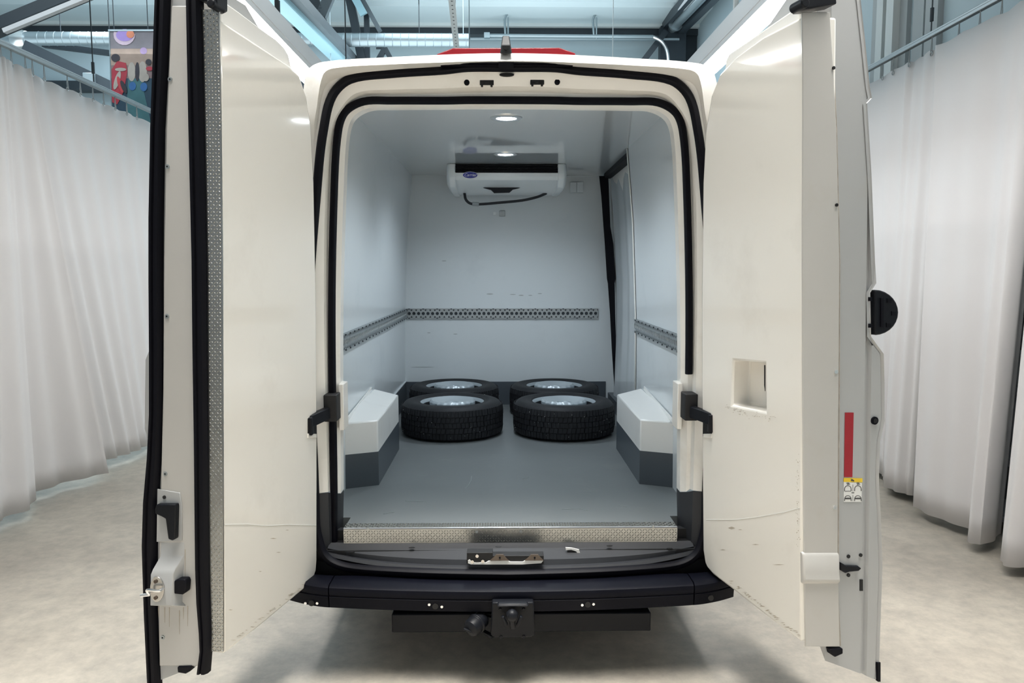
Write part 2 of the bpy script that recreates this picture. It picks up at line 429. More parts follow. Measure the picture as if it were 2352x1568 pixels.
# holes and slots in the header
def plate_at(mb, px, py, wpx, hpx, Y, th=.02, n=0, m=0):
    if n:   # round or oval
        poly = [P(px + wpx / 2 * math.cos(2*PI*i/n), py + hpx / 2 * math.sin(2*PI*i/n), Y) for i in range(n)]
    else:
        poly = [P(px - wpx/2, py - hpx/2, Y), P(px + wpx/2, py - hpx/2, Y), P(px + wpx/2, py + hpx/2, Y), P(px - wpx/2, py + hpx/2, Y)]
    mb.prism(poly, (0, th, 0), m)
for px, py in ((1072, 189), (1280, 188)):
    q = MB(); plate_at(q, px, py, 13, 13, 3.242, n=14); plate_at(q, px, py, 6, 6, 3.239, n=10)
    q.build('rubber_plug', M['rubber'], van)
for px, py in ((1118, 189), (1234, 188)):
    q = MB(); plate_at(q, px, py, 32, 11, 3.243); plate_at(q, px - 11, py + 5, 5, 8, 3.241); plate_at(q, px + 11, py + 5, 5, 8, 3.241); plate_at(q, px, py, 8, 4, 3.241)
    q.build('lock_striker', M['black'], van, bevel=.002)
q = MB(); plate_at(q, 1164, 171, 34, 8, 3.225, n=16)
q.build('drain_slot', M['black'], van)
# black strips below the spoiler lip
for i, (yy, xa, xb, h_) in enumerate(((142, 1010, 1318, 4), (149, 1012, 1316, 3), (153, 1060, 1280, 4))):
    q = MB()
    q.prism([P(xa, yy - h_/2, 3.15 + .02*i), P(xb, yy - h_/2, 3.15 + .02*i), P(xb, yy + h_/2, 3.15 + .02*i), P(xa, yy + h_/2, 3.15 + .02*i)], (0, .06, 0))
    q.build('spoiler_gasket', M['rubber'], van)
q = MB(); q.prism([P(1145, 141, 3.14), P(1180, 141, 3.14), P(1180, 157, 3.18), P(1145, 157, 3.18)], (0, .05, 0))
q.build('gasket_bridge', M['rubber'], van)
# brake light and camera on the roof edge
q = MB()
fr = [P(1003, 124, 3.215), P(1040, 110, 3.225), P(1285, 109, 3.225), P(1322, 122, 3.215)]
bk = [p + V((0, .12, .004)) for p in fr]
q.loft([fr + [fr[3] - V((0, 0, .02)), fr[0] - V((0, 0, .02))], bk + [bk[3] - V((0, 0, .02)), bk[0] - V((0, 0, .02))]], True, cap=True)
q.build('brake_light', M['red'], van, bevel=.004)
q = MB()
q.loft([[P(1148, 123, 3.13), P(1176, 123, 3.13), P(1173, 103, 3.13), P(1151, 103, 3.13)],
        [P(1150, 123, 3.17), P(1174, 123, 3.17), P(1170, 82, 3.17), P(1154, 82, 3.17)],
        [P(1150, 122, 3.27), P(1174, 122, 3.27), P(1170, 92, 3.27), P(1154, 92, 3.27)]], True, cap=True)
rc = q.build('reversing_camera', M['darkplastic'], van, bevel=.004)
q = MB(); q.prism([P(1153, 122, 3.128), P(1171, 122, 3.128), P(1169, 105, 3.128), P(1155, 105, 3.128)], (0, .01, 0))
c_ = P(1162, 112, 3.128); q.cyl(c_, c_ + V((0, -.006, 0)), .006)
q.build('camera_lens', M['black'], rc)

# ---- cargo floor, linings
WX = [(.852, .559), (.842, 1.40), (.815, 2.0), (.771, 2.465)]
def wall_loop(y, s, off=0): return [V((s * (x + off), y, z)) for x, z in WX]
FZ = .559
q = MB(); q.box(-.735, .735, 3.262, 3.42, FZ - .05, FZ); q.box(-.86, .86, 3.42, 6.42, FZ - .05, FZ)
q.build('cargo_floor', M['cargofloor'], van)
def lining(sgn, y0, y1, name):
    q = MB()
    a = [wall_loop(y, sgn) for y in (y0, y1)]; c2 = [wall_loop(y, sgn, .03) for y in (y0, y1)]
    q.loft([a[0], a[1]]); q.loft([c2[1], c2[0]]); q.loft([a[0], c2[0]]); q.loft([a[1], c2[1]])
    return q.build(name, M['lining'], van, smooth=60)
lining(-1, 3.38, 6.40, 'side_wall_lining')
lining(1, 3.38, 4.97, 'side_wall_lining')
q = MB(); bwl = wall_loop(6.37, -1) + wall_loop(6.37, 1, .08)[::-1]
q.prism(bwl, (0, .04, 0)); q.build('bulkhead', M['lining'], van)
q = MB(); q.box(-.83, .90, 3.38, 6.40, 2.465, 2.50); q.build('roof_lining', M['roofling'], van)
# white corner profile on the free edge of the right lining
q = MB(); q.loft([[V((x - .006, y, z)) for x, z in WX] for y in (4.955, 4.985)] + [[V((x + .05, 4.985, z)) for x, z in WX]])
q.build('lining_edge', M['frame'], van, solid=.004)
# skirting along the walls
SK = FZ + .195
q = MB(); q.box(-.850, -.842, 4.76, 6.37, FZ, SK); q.box(-.84, .84, 6.36, 6.369, FZ, SK)
q.build('skirting', M['greyskirt'], van)
# thin seam strips between skirting and lining, wall joints
q = MB(); q.box(-.851, -.838, 4.76, 6.37, SK, SK + .006)
q.build('skirting_edge', M['lining'], van)
# sliding door on the right, recessed behind the lining
q = MB()
dl = [(.885, .62), (.90, 1.2), (.895, 1.6), (.865, 2.1), (.84, 2.45)]
rows = []
for i in range(13):
    y = 4.9 + (6.22 - 4.9) * i / 12
    off = .012 * math.sin(i / 12 * PI * 3) + (.02 if 4 < i < 9 else 0)
    rows.append([V((x + off, y, z)) for x, z in dl])
q.loft(rows); q.build('sliding_door', M['lining'], van, smooth=60)
q = MB()
for px0, px1, yy in ():
    pass
sl = [(404, 1376, 1397), (450, 1381, 1399), (520, 1386, 1402), (560, 1389, 1409), (640, 1394, 1414), (650, 1396, 1412), (720, 1401, 1413), (800, 1405, 1415), (890, 1411, 1419)]
q.loft([[P(a, yy, 6.24), P(a, yy, 6.20), P(c, yy, 6.20), P(c, yy, 6.24)] for yy, a, c in sl], True, cap=True)
q.build('door_seal', M['rubber'], van)
q = MB(); q.box(.79, .86, 4.96, 6.25, 2.425, 2.47); q.build('door_header_seal', M['rubber'], van, bevel=.01)
q = MB(); q.box(.86, .93, 4.9, 6.38, FZ - .05, .66); q.build('door_step', M['greyskirt'], van)
# outer body skin closing the sliding door side is the body shell

# wheel arch boxes
for sgn in (-1, 1):
    xi, xw = .69, .851
    y0, y1 = 3.95, 4.76
    zt, zw, zs = .905, .955, FZ + .18
    t = MB()
    t.loft([[V((sgn*xw, y0-.07, zs)), V((sgn*xi, y0, zs)), V((sgn*xi, y1, zs)), V((sgn*xw, y1+.03, zs))],
            [V((sgn*xw, y0-.07, zt)), V((sgn*xi, y0, zt)), V((sgn*xi, y1, zt)), V((sgn*xw, y1+.03, zt+.03))],
            ])
    t.add([(sgn*xw, y0-.07, zt), (sgn*xi, y0, zt), (sgn*xi, y1, zt), (sgn*xw, y1+.03, zt+.035), (sgn*(xw-.005), (y0+y1)/2-.1, zt+.04)], [(0,1,4), (1,2,4), (2,3,4), (3,0,4)])
    bx = t.build('wheel_arch_box', M['archbox'], van, bevel=.007, smooth=20)
    t = MB()
    t.loft([[V((sgn*xw, y0-.07, FZ)), V((sgn*xi, y0, FZ)), V((sgn*xi, y1, FZ)), V((sgn*xw, y1+.03, FZ))],
            [V((sgn*xw, y0-.07, zs)), V((sgn*xi, y0, zs)), V((sgn*xi, y1, zs)), V((sgn*xw, y1+.03, zs))]])
    t.build('arch_box_skirt', M['greyskirt'], bx)
    t = MB(); t.bar((sgn*.838, 3.80, zt+.012), (sgn*.845, 4.68, zt+.055), .004, .022); t.build('arch_box_flange', M['archbox'], bx)

# perforated load rails
def rail(name, p0, p1, nrm, hh, cells):
    p0, p1, nrm = V(p0), V(p1), V(nrm); d = p1 - p0; L = d.length; d.normalize(); up = nrm.cross(d)
    if up.z < 0: up = -up
    q = MB()
    q.obox((p0 + p1) / 2 + nrm * .004, d * L / 2, up * hh / 2, nrm * .002, 1)
    for s_, e_ in ((hh/2 - .008, hh/2), (-hh/2, -hh/2 + .008)):
        q.obox((p0 + p1) / 2 + up * (s_ + e_) / 2 + nrm * .009, d * L / 2, up * .004, nrm * .009, 0)
    # pierced web: squares with round holes
    cw = L / cells; h2 = hh / 2 - .008; r = min(cw, 2 * h2) * .36
    for i in range(cells):
        c = p0 + d * (cw * (i + .5)) + nrm * .016
        vs = []; n = 12
        for k in range(n):
            a = 2 * PI * k / n + PI / n
            ca, sa = math.cos(a), math.sin(a); mx = max(abs(ca) / (cw / 2), abs(sa) / h2)
            vs.append(c + d * ca / mx + up * sa / mx)
        for k in range(n):
            a = 2 * PI * k / n + PI / n
            vs.append(c + d * r * math.cos(a) + up * r * math.sin(a))
        for k in range(n):
            a = 2 * PI * k / n + PI / n
            vs.append(c + d * r * .9 * math.cos(a) + up * r * .9 * math.sin(a) - nrm * .008)
        q.add(vs, [(k, (k+1) % n, n + (k+1) % n, n + k) for k in range(n)] + [(n + k, n + (k+1) % n, 2*n + (k+1) % n, 2*n + k) for k in range(n)], 0)
        for s_ in (1, -1):
            if i % 3 == 0: q.obox(c + up * s_ * (hh/2 - .004) + nrm * .004, d * .006, up * .004, nrm * .003, 1)
    return q.build(name, [M['galv'], M['darksteel']], van, smooth=0)
zt_, zb_ = P(1150, 708, 6.37).z, P(1150, 731, 6.37).z
xa, xb = P(935, 718, 6.37).x, P(1373, 718, 6.37).x
zr = (zt_ + zb_) / 2; hr = zt_ - zb_
rail('load_rail', (xa, 6.37, zr), (xb, 6.37, zr), (0, -1, 0), hr, 41)
rail('load_rail', (-.842, 3.45, zr), (-.842, 6.33, zr), (1, 0, 0), hr, 74)
rail('load_rail', (.842, 3.45, zr), (.842, 4.95, zr), (-1, 0, 0), hr, 38)

# pale scratches on the cargo floor
q = MB()
for pth in ([(1083, 1093), (1082, 1103), (1076, 1114), (1069, 1122)], [(930, 1150), (980, 1152)], [(1290, 1170), (1330, 1168), (1350, 1172)], [(1200, 1100), (1215, 1096)], [(880, 1180), (905, 1176)], [(1420, 1160), (1440, 1164)]):
    q.tube([PZ(a, c, FZ + .0003) for a, c in pth], .0016, 4)
q.build('floor_scratches', M['galv'], van, kind='stuff')
# ceiling spotlights
for i, yy in enumerate((P(1163, 271, 4.0), P(1161, 354, 5.2))):
    c = PZ((1163, 1161)[i], (271, 354)[i], 2.463); 
    q = MB(); q.lathe([(.082, .004), (.080, -.004), (.066, -.008), (.052, -.004), (.050, .003)], 28, c)
    l = q.build('ceiling_spotlight', M['alubright'], van)
    q = MB(); q.lathe([(.051, -.002), (.03, -.006), (.001, -.007)], 24, c); q.build('lamp_lens', M['spot'], l)
    ld = bpy.data.lights.new('spotlight_glow', 'SPOT'); ld.energy = 36; ld.color = (.82, .92, 1.0); ld.spot_size = 2.6; ld.spot_blend = .6; ld.shadow_soft_size = .05
    lo_ = bpy.data.objects.new('spotlight_glow', ld); C.objects.link(lo_); lo_.location = c + V((0, 0, -.02))

# cooling unit on the roof lining
uy = 5.64
ux = .438; ul = .376
zt2 = 2.465; zl = P(1150, 397, uy).z; zbnd = P(1150, 413, uy).z; zlow = P(1150, 441, 5.95).z
prof = [(uy + .03, zt2), (uy - .004, zl), (uy - .006, (zl + zbnd) / 2), (uy + .01, zbnd), (uy + .30, zlow), (6.32, zlow + .01), (6.32, zt2)]
q = MB()
q.loft([[V((x, y, z)) for y, z in prof[1:] + [(6.32, zl)]] for x in (-ul, ul)], True, cap=True)
q.box(-ul, ul, uy + .12, 6.32, zl, zt2)
unit = q.build('cooling_unit', M['unit'], van, bevel=.004)
for s_ in (-1, 1):
    q = MB(); pr = [(uy + .02, zt2), (uy - .012, zl), (uy - .012, zbnd + .01), (uy + .05, zbnd - .05), (uy + .33, zlow - .005), (6.33, zlow), (6.33, zt2)]
    q.loft([[V((s_ * x, y if i else y, z)) for y, z in pr] for i, x in enumerate((ul - .002, ux - .02))] + [[V((s_ * ux, y + (.03 if y < 6 else 0), z + (.02 if z < zl - .02 else 0))) for y, z in pr]], True, cap=True)
    q.build('side_cover', M['unit'], unit, bevel=.008, smooth=50)
for i in range(5):
    z = zl + .008 + (zt2 - zl - .01) * i / 5
    q = MB(); q.bar((-ul, uy + .012 + .008 * i, z), (ul, uy + .012 + .008 * i, z), .030, .005)
    q.build('louvre_slat', M['plastic'], unit)
q = MB(); q.box(-ul, ul, uy + .06, uy + .118, zl, zt2); q.build('louvre_back', M['black'], unit)
# blue oval badge with lettering
bc = P(1080, 402, uy - .012); bc.y = uy - .008
q = MB()
q.prism([bc + V((.056 * math.cos(2*PI*i/28), 0, .0255 * math.sin(2*PI*i/28))) for i in range(28)], (0, -.003, 0), 1)
q.prism([bc + V((.052 * math.cos(2*PI*i/28), -.0031, .0215 * math.sin(2*PI*i/28))) for i in range(28)], (0, -.003, 0), 0)
q.build('badge', [M['badge'], M['whitetext']], unit)
tcv = bpy.data.curves.new('badge_lettering', 'FONT'); tcv.body = 'Carrier'; tcv.size = .030; tcv.shear = .35; tcv.align_x = 'CENTER'; tcv.align_y = 'CENTER'; tcv.extrude = .0008
to = bpy.data.objects.new('tmp', tcv); C.objects.link(to)
bpy.context.view_layer.update()
tm = bpy.data.meshes.new_from_object(to.evaluated_get(bpy.context.evaluated_depsgraph_get()))
bpy.data.objects.remove(to)
tm.transform(Matrix.Translation(bc + V((0, -.007, 0))) @ Matrix.Rotation(PI/2, 4, 'X'))
tm.materials.clear(); tm.materials.append(M['whitetext'])
tob = bpy.data.objects.new('badge_lettering', tm); C.objects.link(tob); tob.parent = unit
# dark handle recess under the band
yh = uy + .22
pts = [(1110, 432), (1195, 432), (1178, 436), (1170, 443), (1135, 444), (1128, 437)]
q = MB(); q.prism([P(a, c - 1, yh - .035) for a, c in pts], (0, .03, 0)); q.build('grip_recess', M['plastic'], unit)
# hose below
hp = [P(1067, 444, 6.05), P(1070, 458, 6.08), P(1080, 467, 6.1), P(1100, 469, 6.1), P(1150, 465, 6.12), P(1200, 460, 6.14), P(1235, 452, 6.12), P(1254, 444, 6.05)]
q = MB(); q.tube(catmull(hp, 5), .011, 8); q.build('drain_hose', M['darkplastic'], unit)
q = MB(); q.cyl(P(1085, 468, 6.1), P(1100, 469, 6.1), .017, 10); q.build('hose_clamp', M['galv'], unit)
for a in (1148, 1200):
    pass
# wall box and small sensor
q = MB(); a0 = P(1309, 419, 6.37); a1 = P(1339, 443, 6.37)
q.box(a0.x, a0.x + (a1.x - a0.x) * .48, 6.34, 6.37, a1.z, a0.z); q.box(a0.x + (a1.x - a0.x) * .5, a1.x, 6.34, 6.37, a1.z, a0.z); q.box(a0.x, a1.x, 6.352, 6.37, a1.z, a0.z)
q.build('switch_box', M['lining'], van, bevel=.003)
q = MB(); a0 = P(1147, 484, 6.37); a1 = P(1160, 497, 6.37); q.box(a0.x, a1.x, 6.355, 6.37, a1.z, a0.z)
q.build('temperature_sensor', M['galv'], van, bevel=.003)
q = MB(); a0 = P(1133, 487, 6.37); a1 = P(1139, 494, 6.37); q.box(a0.x, a1.x, 6.36, 6.37, a1.z, a0.z)
q.build('cable_clip', M['unit'], van)
# scuffs on the bulkhead
sc_ = MB()
for (px, py, wpx, hpx) in ((1125, 675, 16, 3), (1178, 676, 14, 2), (1197, 678, 12, 2.5), (1240, 674, 10, 2), (1020, 599, 11, 2), (970, 843, 58, 1.2), (985, 764, 8, 2), (1046, 767, 10, 2), (1218, 678, 10, 2)):
    plate_at(sc_, px, py, wpx, hpx, 6.3692, .0005, n=8)
sc_.build('scuff_marks', M['galv'], van, kind='stuff')

# ---- treadplate nosing on the floor edge
def lugs(q, o, du, dv, nu, nv, n, size, hgt, m=0):
    """rows of small raised lozenges alternately slanted; o corner, du/dv full side vectors"""
    o, du, dv, n = V(o), V(du), V(dv), V(n).normalized()
    eu, ev = du.normalized(), dv.normalized()
    for i in range(nu):
        for j in range(nv):
            c = o + du * ((i + .5) / nu) + dv * ((j + .5) / nv)
            s = 1 if (i + j) % 2 else -1
            a = (eu + ev * s).normalized() * size; bb = (eu - ev * s).normalized() * size * .32
            q.add([c - a, c - bb, c + a, c + bb, c - a * .4 + n * hgt, c + a * .4 + n * hgt],
                  [(0, 1, 4), (1, 2, 5), (1, 5, 4), (2, 3, 5), (3, 0, 4), (3, 4, 5)], m)
x0, x1 = P(789, 1215, 3.26).x, P(1555, 1213, 3.26).x
zn0, zn1 = P(1170, 1246, 3.26).z, FZ + .004
q = MB()
q.box(x0, x1, 3.258, 3.262, zn0, zn1); q.box(x0, x1, 3.258, 3.325, FZ, zn1)
q.tube([(x0, 3.2605, zn1 - .001), (x1, 3.2605, zn1 - .001)], .0035, 8, m=1)
lugs(q, (x0, 3.258, zn0 + .004), (x1 - x0, 0, 0), (0, 0, zn1 - zn0 - .012), 124, 5, (0, -1, 0), .0062, .0036)
lugs(q, (x0, 3.27, zn1), (x1 - x0, 0, 0), (0, .05, 0), 124, 4, (0, 0, 1), .0062, .0030)
q.build('sill_tread_plate', [M['alu'], M['alubright']], van, smooth=0)
for px, py in ((1095, 1221), (1196, 1220), (845, 1213), (1500, 1208)):
    c = P(px, py, 3.256); q = MB(); q.cyl(c, c + V((0, -.004, 0)), .006, 10); q.build('sill_screw', M['galv'], van)

# ---- black plastic sill, bowed in plan
def bow(x, k=.10): return k * (abs(x) / .8) ** 2.2
N = 41
sillp = [(3.262, zn0 + .004, 0), (3.25, zn0 - .004, .0), (3.155, P(1170, 1285, 3.155).z, .75), (3.145, P(1170, 1298, 3.145).z, .9),
         (3.11, P(1170, 1303, 3.11).z, 1), (3.10, P(1170, 1312, 3.10).z, 1)]
xs = [-.80 + 1.60 * i / (N - 1) for i in range(N)]
q = MB()
def sill_z(x, z, f): return z + f * .035 * (abs(x) / .8) ** 4
q.loft([[V((x, y + f * bow(x), sill_z(x, z, f))) for y, z, f in sillp] for x in xs])
sill = q.build('loading_sill', M['darkplastic'], van, smooth=30)
# dark body panel between seal and bumper
q = MB()
q.loft([[V((x, y + f * bow(x, .09), z + .02 * (abs(x) / .9) ** 4)) for y, z, f in ((3.105, P(1170, 1314, 3.105).z, 1), (3.10, .432, 1), (3.16, .42, .6))] for x in [-.93 + 1.86 * i / 40 for i in range(41)]])
q.box(-.93, .93, 3.27, 3.33, .40, .495); q.box(-.93, -.745, 3.30, 3.34, .40, .54); q.box(.745, .93, 3.30, 3.34, .40, .54); q.box(-.93, .93, 3.215, 3.25, .36, .478)
q.build('rear_crossmember', M['black'], van)
# holes in the sill
def sill_pt(px, py):
    # walk the bowed top face: iterate depth
    Y = 3.2
    for _ in range(12):
        p = P(px, py, Y)
        # top face plane between points 1 and 2
        t = None
        za, ya = sillp[1][1], sillp[1][0] ; zb2, yb2 = sill_z(p.x, sillp[2][1], .75), sillp[2][0] + .75 * bow(p.x)
        t = (za - p.z) / (za - zb2) if za != zb2 else 0
        Y = ya + (yb2 - ya) * t
    return P(px, py, Y)
for px, py in ((808, 1268), (946, 1258), (1040, 1272), (1145, 1256), (1278, 1270), (1400, 1254), (1538, 1260)):
    c = sill_pt(px, py); q = MB()
    q.prism([c + V((.013 * math.cos(2*PI*i/12), .007 * math.sin(2*PI*i/12), .0012)) for i in range(12)], (0, 0, .0015))
    q.build('sill_hole', M['black'], sill)
# latch plate in the sill middle
YL = 3.098
q = MB(); a0, a1 = P(1072, 1269, YL), P(1132, 1294, YL)
q.box(a0.x, a1.x, YL, YL + .05, a1.z, a0.z); a0, a1 = P(1132, 1276, YL), P(1249, 1295, YL); q.box(a0.x - .002, a1.x, YL, YL + .05, a1.z, a0.z)
lt = q.build('door_lock_plate', M['black'], van, bevel=.002)
q = MB(); q.prism([P(a, y_, YL - .005) for a, y_ in ((1075, 1293), (1082, 1296), (1200, 1296), (1243, 1293), (1248, 1287), (1206, 1287), (1201, 1290), (1172, 1290), (1166, 1287), (1122, 1288), (1116, 1292), (1084, 1292), (1079, 1285), (1075, 1287))], (0, .006, 0))
q.build('lock_edge', M['stwhite'], lt)
for px in (1148, 1228):
    q = MB(); q.prism([P(px - 22, 1287, YL - .010), P(px + 20, 1287, YL - .010), P(px + 8, 1274, YL - .002), P(px - 8, 1274, YL - .002)], (0, .010, 0))
    q.build('lock_cam', M['rust'], lt)
    q = MB(); c = P(px, 1280, YL - .008); q.cyl(c, c + V((0, -.004, 0)), .004, 8); q.build('lock_bolt', M['rubber'], lt)
for px, py in ((1096, 1275), (1085, 1288), (1109, 1287)):
    c = P(px, py, YL - .002); q = MB(); q.cyl(c, c + V((0, -.010, 0)), .007, 10); q.build('lock_bolt', M['steel'], lt)
# small white hook pocket
c = sill_pt(1315, 1268)
q = MB()
pl = [(1299, 1257), (1313, 1258), (1330, 1262), (1334, 1274), (1328, 1275), (1324, 1266), (1312, 1262), (1300, 1263)]
q.prism([P(a, d, c.y - .004) for a, d in pl], (0, .006, 0)); q.build('latch_hook', M['stwhite'], van)
q = MB(); q.prism([P(1303, 1264, c.y - .002), P(1322, 1264, c.y - .002), P(1324, 1276, c.y - .002), P(1303, 1276, c.y - .002)], (0, .006, 0)); q.build('hook_recess', M['black'], van)

# ---- bumper
def by(x):
    a = abs(x); return 2.965 + .05 * min(1, a / .75) ** 2 + (0 if a < .75 else 1.0 * (a - .75) ** 1.6 + .05 * (a - .75))
zbk = P(1170, 1326, 3.09).z; zft = P(1170, 1360, 2.965).z; zbt = P(1170, 1412, 2.965).z
def bprof(x):
    a = max(0, abs(x) - .75) / .2; yf = by(x)
    return [V((x, 3.13 + .04 * a, zbk - .004)), V((x, yf + .018, zft + .008)), V((x, yf + .004, zft)), V((x, yf, zft - .012)), V((x, yf + .001, zft - .028)), V((x, yf + .006, zft - .031)),
            V((x, yf + .006, zft - .034)), V((x, yf + .001, zft - .037)), V((x, yf + .006, zbt + .012 - .002 * a)), V((x, yf + .03, zbt - .002 * a)), V((x, yf + .2, zbt + .01)), V((x, 3.20, zbk - .03))]
def bump(name, xa, xb, n):
    q = MB(); q.loft([bprof(xa + (xb - xa) * i / n) for i in range(n + 1)], True, cap=True)
    return q.build(name, M['bumper'], van, smooth=35)
bm_ = bump('rear_bumper', -.748, .748, 40)
bump('bumper_corner', -.94, -.753, 14); bump('bumper_corner', .753, .94, 14)
for px, py in ((702, 1384), (729, 1384), (986, 1387), (1015, 1392), (1337, 1388), (1363, 1386)):
    c = P(px, py, by(P(px, py, 3).x) + .004); q = MB(); q.cyl(c, c + V((0, -.006, 0)), .0055, 10); q.build('bumper_rivet', M['alubright'], bm_)
for px, py in ((716, 1384), (1000, 1391), (1350, 1387), (1632, 1372)):
    c = P(px, py, by(P(px, py, 3).x) + .006); q = MB(); q.cyl(c, c + V((0, -.006, 0)), .012, 16); q.build('parking_sensor', M['black'], bm_)

# ---- tow bar
ty = 3.06
q = MB()
a0, a1 = P(899, 1410, ty), P(1495, 1449, ty)
q.box(a0.x, a1.x, ty, ty + .07, a1.z, a0.z)
tow = q.build('tow_bar', M['plastic'], van, bevel=.006)
q = MB(); a0, a1 = P(1130, 1384, 2.93), P(1226, 1470, 2.93)
q.prism([V((a0.x, 2.93, a0.z)), V((a1.x, 2.93, a0.z)), V((a1.x + .006, 2.95, a1.z + .012)), V((a1.x - .012, 2.95, a1.z)), V((a0.x + .012, 2.95, a1.z)), V((a0.x - .006, 2.95, a1.z + .012))], (0, .13, 0))
q.build('hitch_housing', M['plastic'], tow, bevel=.006)
q = MB(); h0, h1 = P(1142, 1386, 2.91), P(1214, 1394, 2.91)
q.box(h0.x, h1.x, 2.905, 2.935, h1.z, h0.z); q.build('hitch_lip', M['plastic'], tow, bevel=.008)
q = MB(); q.ball(P(1176, 1413, 2.895), .025, 18); q.cyl(P(1176, 1420, 2.895), P(1178, 1440, 2.91), .012, 12); q.build('tow_ball', M['plastic'], tow)
for sx in (-1, 1):
    q = MB(); q.bar(P(1176 + sx * 22, 1414, 2.905), P(1176 + sx * 12, 1436, 2.905), .012, .02, up=(0, 1, 0)); q.build('hitch_arm', M['plastic'], tow, bevel=.003)
for px, py in ((1149, 1399), (1203, 1399), (1151, 1462), (1203, 1461)):
    c = P(px, py, 2.93 if py < 1440 else 2.952); q = MB(); q.cyl(c, c + V((0, -.006, 0)), .007, 6); q.build('hitch_bolt', M['plastic'], tow)
c = P(1092, 1434, 2.96); ax = V((-.55, -.8, -.15)).normalized()
q = MB(); q.lathe([(.001, .045), (.020, .043), (.032, .034), (.037, .018), (.037, -.002), (.041, -.004), (.041, -.012), (.034, -.014), (.034, -.045), (.001, -.045)], 22, c, ax)
q.bar(c + ax * .046 - V((.02, 0, -.008)), c + ax * .046 + V((.02, 0, -.008)), .012, .008)
q.build('trailer_socket', M['plastic'], tow, bevel=.002)
q = MB(); q.bar(P(1100, 1412, 3.0), P(1132, 1420, 2.99), .02, .012); q.build('socket_bracket', M['plastic'], tow)
q = MB(); q.bar(P(1110, 1450, 3.02), P(1132, 1462, 2.99), .02, .01); q.build('socket_bracket', M['plastic'], tow)

# ================================================================== wheels
rs0 = random.Random(11)
def wheel_meshes():
    R, W = .355, .116
    t = MB()
    t.lathe([(.215, W - .022), (.222, W - .010), (.235, W - .004), (.25, W - .006), (.262, W + .001), (.30, W), (.322, W - .006), (.338, W - .020), (R - .009, W - .032),
             (R - .009, -W + .032), (.338, -W + .020), (.322, -W + .006), (.30, -W), (.235, -W + .004), (.215, -W + .022), (.215, W - .022)], 64)
    tr = MB()
    ribs = [(-W + .022, -.056, 46), (-.052, -.020, 38), (-.016, .016, 40), (.020, .052, 38), (.056, W - .022, 46)]
    for k, (za, zb, n) in enumerate(ribs):
        for i in range(n):
            a0 = 2 * PI * (i + .07 + .27 * k) / n; a1 = a0 + 2 * PI * .86 / n; am = (a0 + a1) / 2
            sk = (.012 if k % 2 else -.012)
            if k in (0, 4): sk = 0
            ro = R + random.uniform(-.001, .0012)
            def pt(a, r, z): return V((r * math.cos(a), r * math.sin(a), z))
            ri = R - .010
            rza = ro - (.006 if k == 0 else 0); rzb = ro - (.006 if k == 4 else 0)
            # two lamellae per block, split by a sipe
            for (u0, u1) in ((a0, am - .004), (am + .004, a1)):
                vs = [pt(u0, ri, za), pt(u1, ri, za), pt(u1 + sk, ri, zb), pt(u0 + sk, ri, zb), pt(u0, rza, za), pt(u1, rza, za), pt(u1 + sk, rzb, zb), pt(u0 + sk, rzb, zb)]
                tr.hexa(vs)
    rim = MB()
    rim.lathe([(.236, W - .022), (.228, W - .012), (.220, W - .012), (.212, W - .020), (.207, W - .034)], 48)
    rim.lathe([(.207, W - .034), (.198, W - .055), (.190, W - .07), (.190, -.02), (.192, -W + .05), (.226, -W + .01), (.228, -W + .018), (.20, -W + .055), (.200, W - .07), (.213, W - .03), (.236, W - .022)], 48, m=1)  # barrel in black, standing in for the shade in the gap round the disc
    # scalloped disc, dished up to a low dome
    d = MB(); n = 100; prof = [(.99, W - .040), (1.0, W - .012), (.96, W - .002), (.90, W + .002), (.80, W - .006), (.64, W - .018), (.44, W - .026), (.40, W - .022), (.30, W - .020), (.28, W - .028), (.02, W - .029)]
    loops = []
    for s_, z in prof:
        lp = []
        for j in range(n):
            a = 2 * PI * j / n; r0 = .160
            if s_ > .95: r0 *= 1 - .05 * (.5 - .5 * math.cos(2 * PI * (j % 5) / 5))
            lp.append(V((r0 * s_ * math.cos(a), r0 * s_ * math.sin(a), z)))
        loops.append(lp)
    d.loft(loops, True)
    d.lathe([(.148, W - .02), (.146, .0), (.17, -.03), (.192, -.04)], 48, m=1)  # black here too, shade of the gap put into the colour
    nuts = MB()
    for k in range(6):
        a = 2 * PI * k / 6 + .2; nuts.cyl((.075 * math.cos(a), .075 * math.sin(a), W - .03), (.075 * math.cos(a), .075 * math.sin(a), W - .012), .010, 6)
    st = MB()
    for i in range(60):
        a = rs0.uniform(0, 2 * PI); z = rs0.uniform(-.08, .08); rr = rs0.choice((.0010, .0014, .0020))
        c = V((math.cos(a) * (R - .001), math.sin(a) * (R - .001), z)); st.cyl(c, c + V((math.cos(a), math.sin(a), 0)) * .0022, rr, 5)
    return t, tr, rim, d, nuts, st
t, tr, rim, d, nuts, st = wheel_meshes()
pos = {'front_left': (-.384, 5.262), 'front_right': (.396, 5.262), 'rear_left': (-.415, 5.995), 'rear_right': (.380, 5.995)}
labels = {'front_left': 'loose van wheel lying flat on the cargo floor, front row beside the left arch box',
          'front_right': 'loose van wheel lying flat on the cargo floor, front row beside the right arch box',
          'rear_left': 'loose van wheel against the cargo bulkhead, behind the left front wheel',
          'rear_right': 'loose van wheel against the cargo bulkhead, behind the right front wheel'}
proto = None
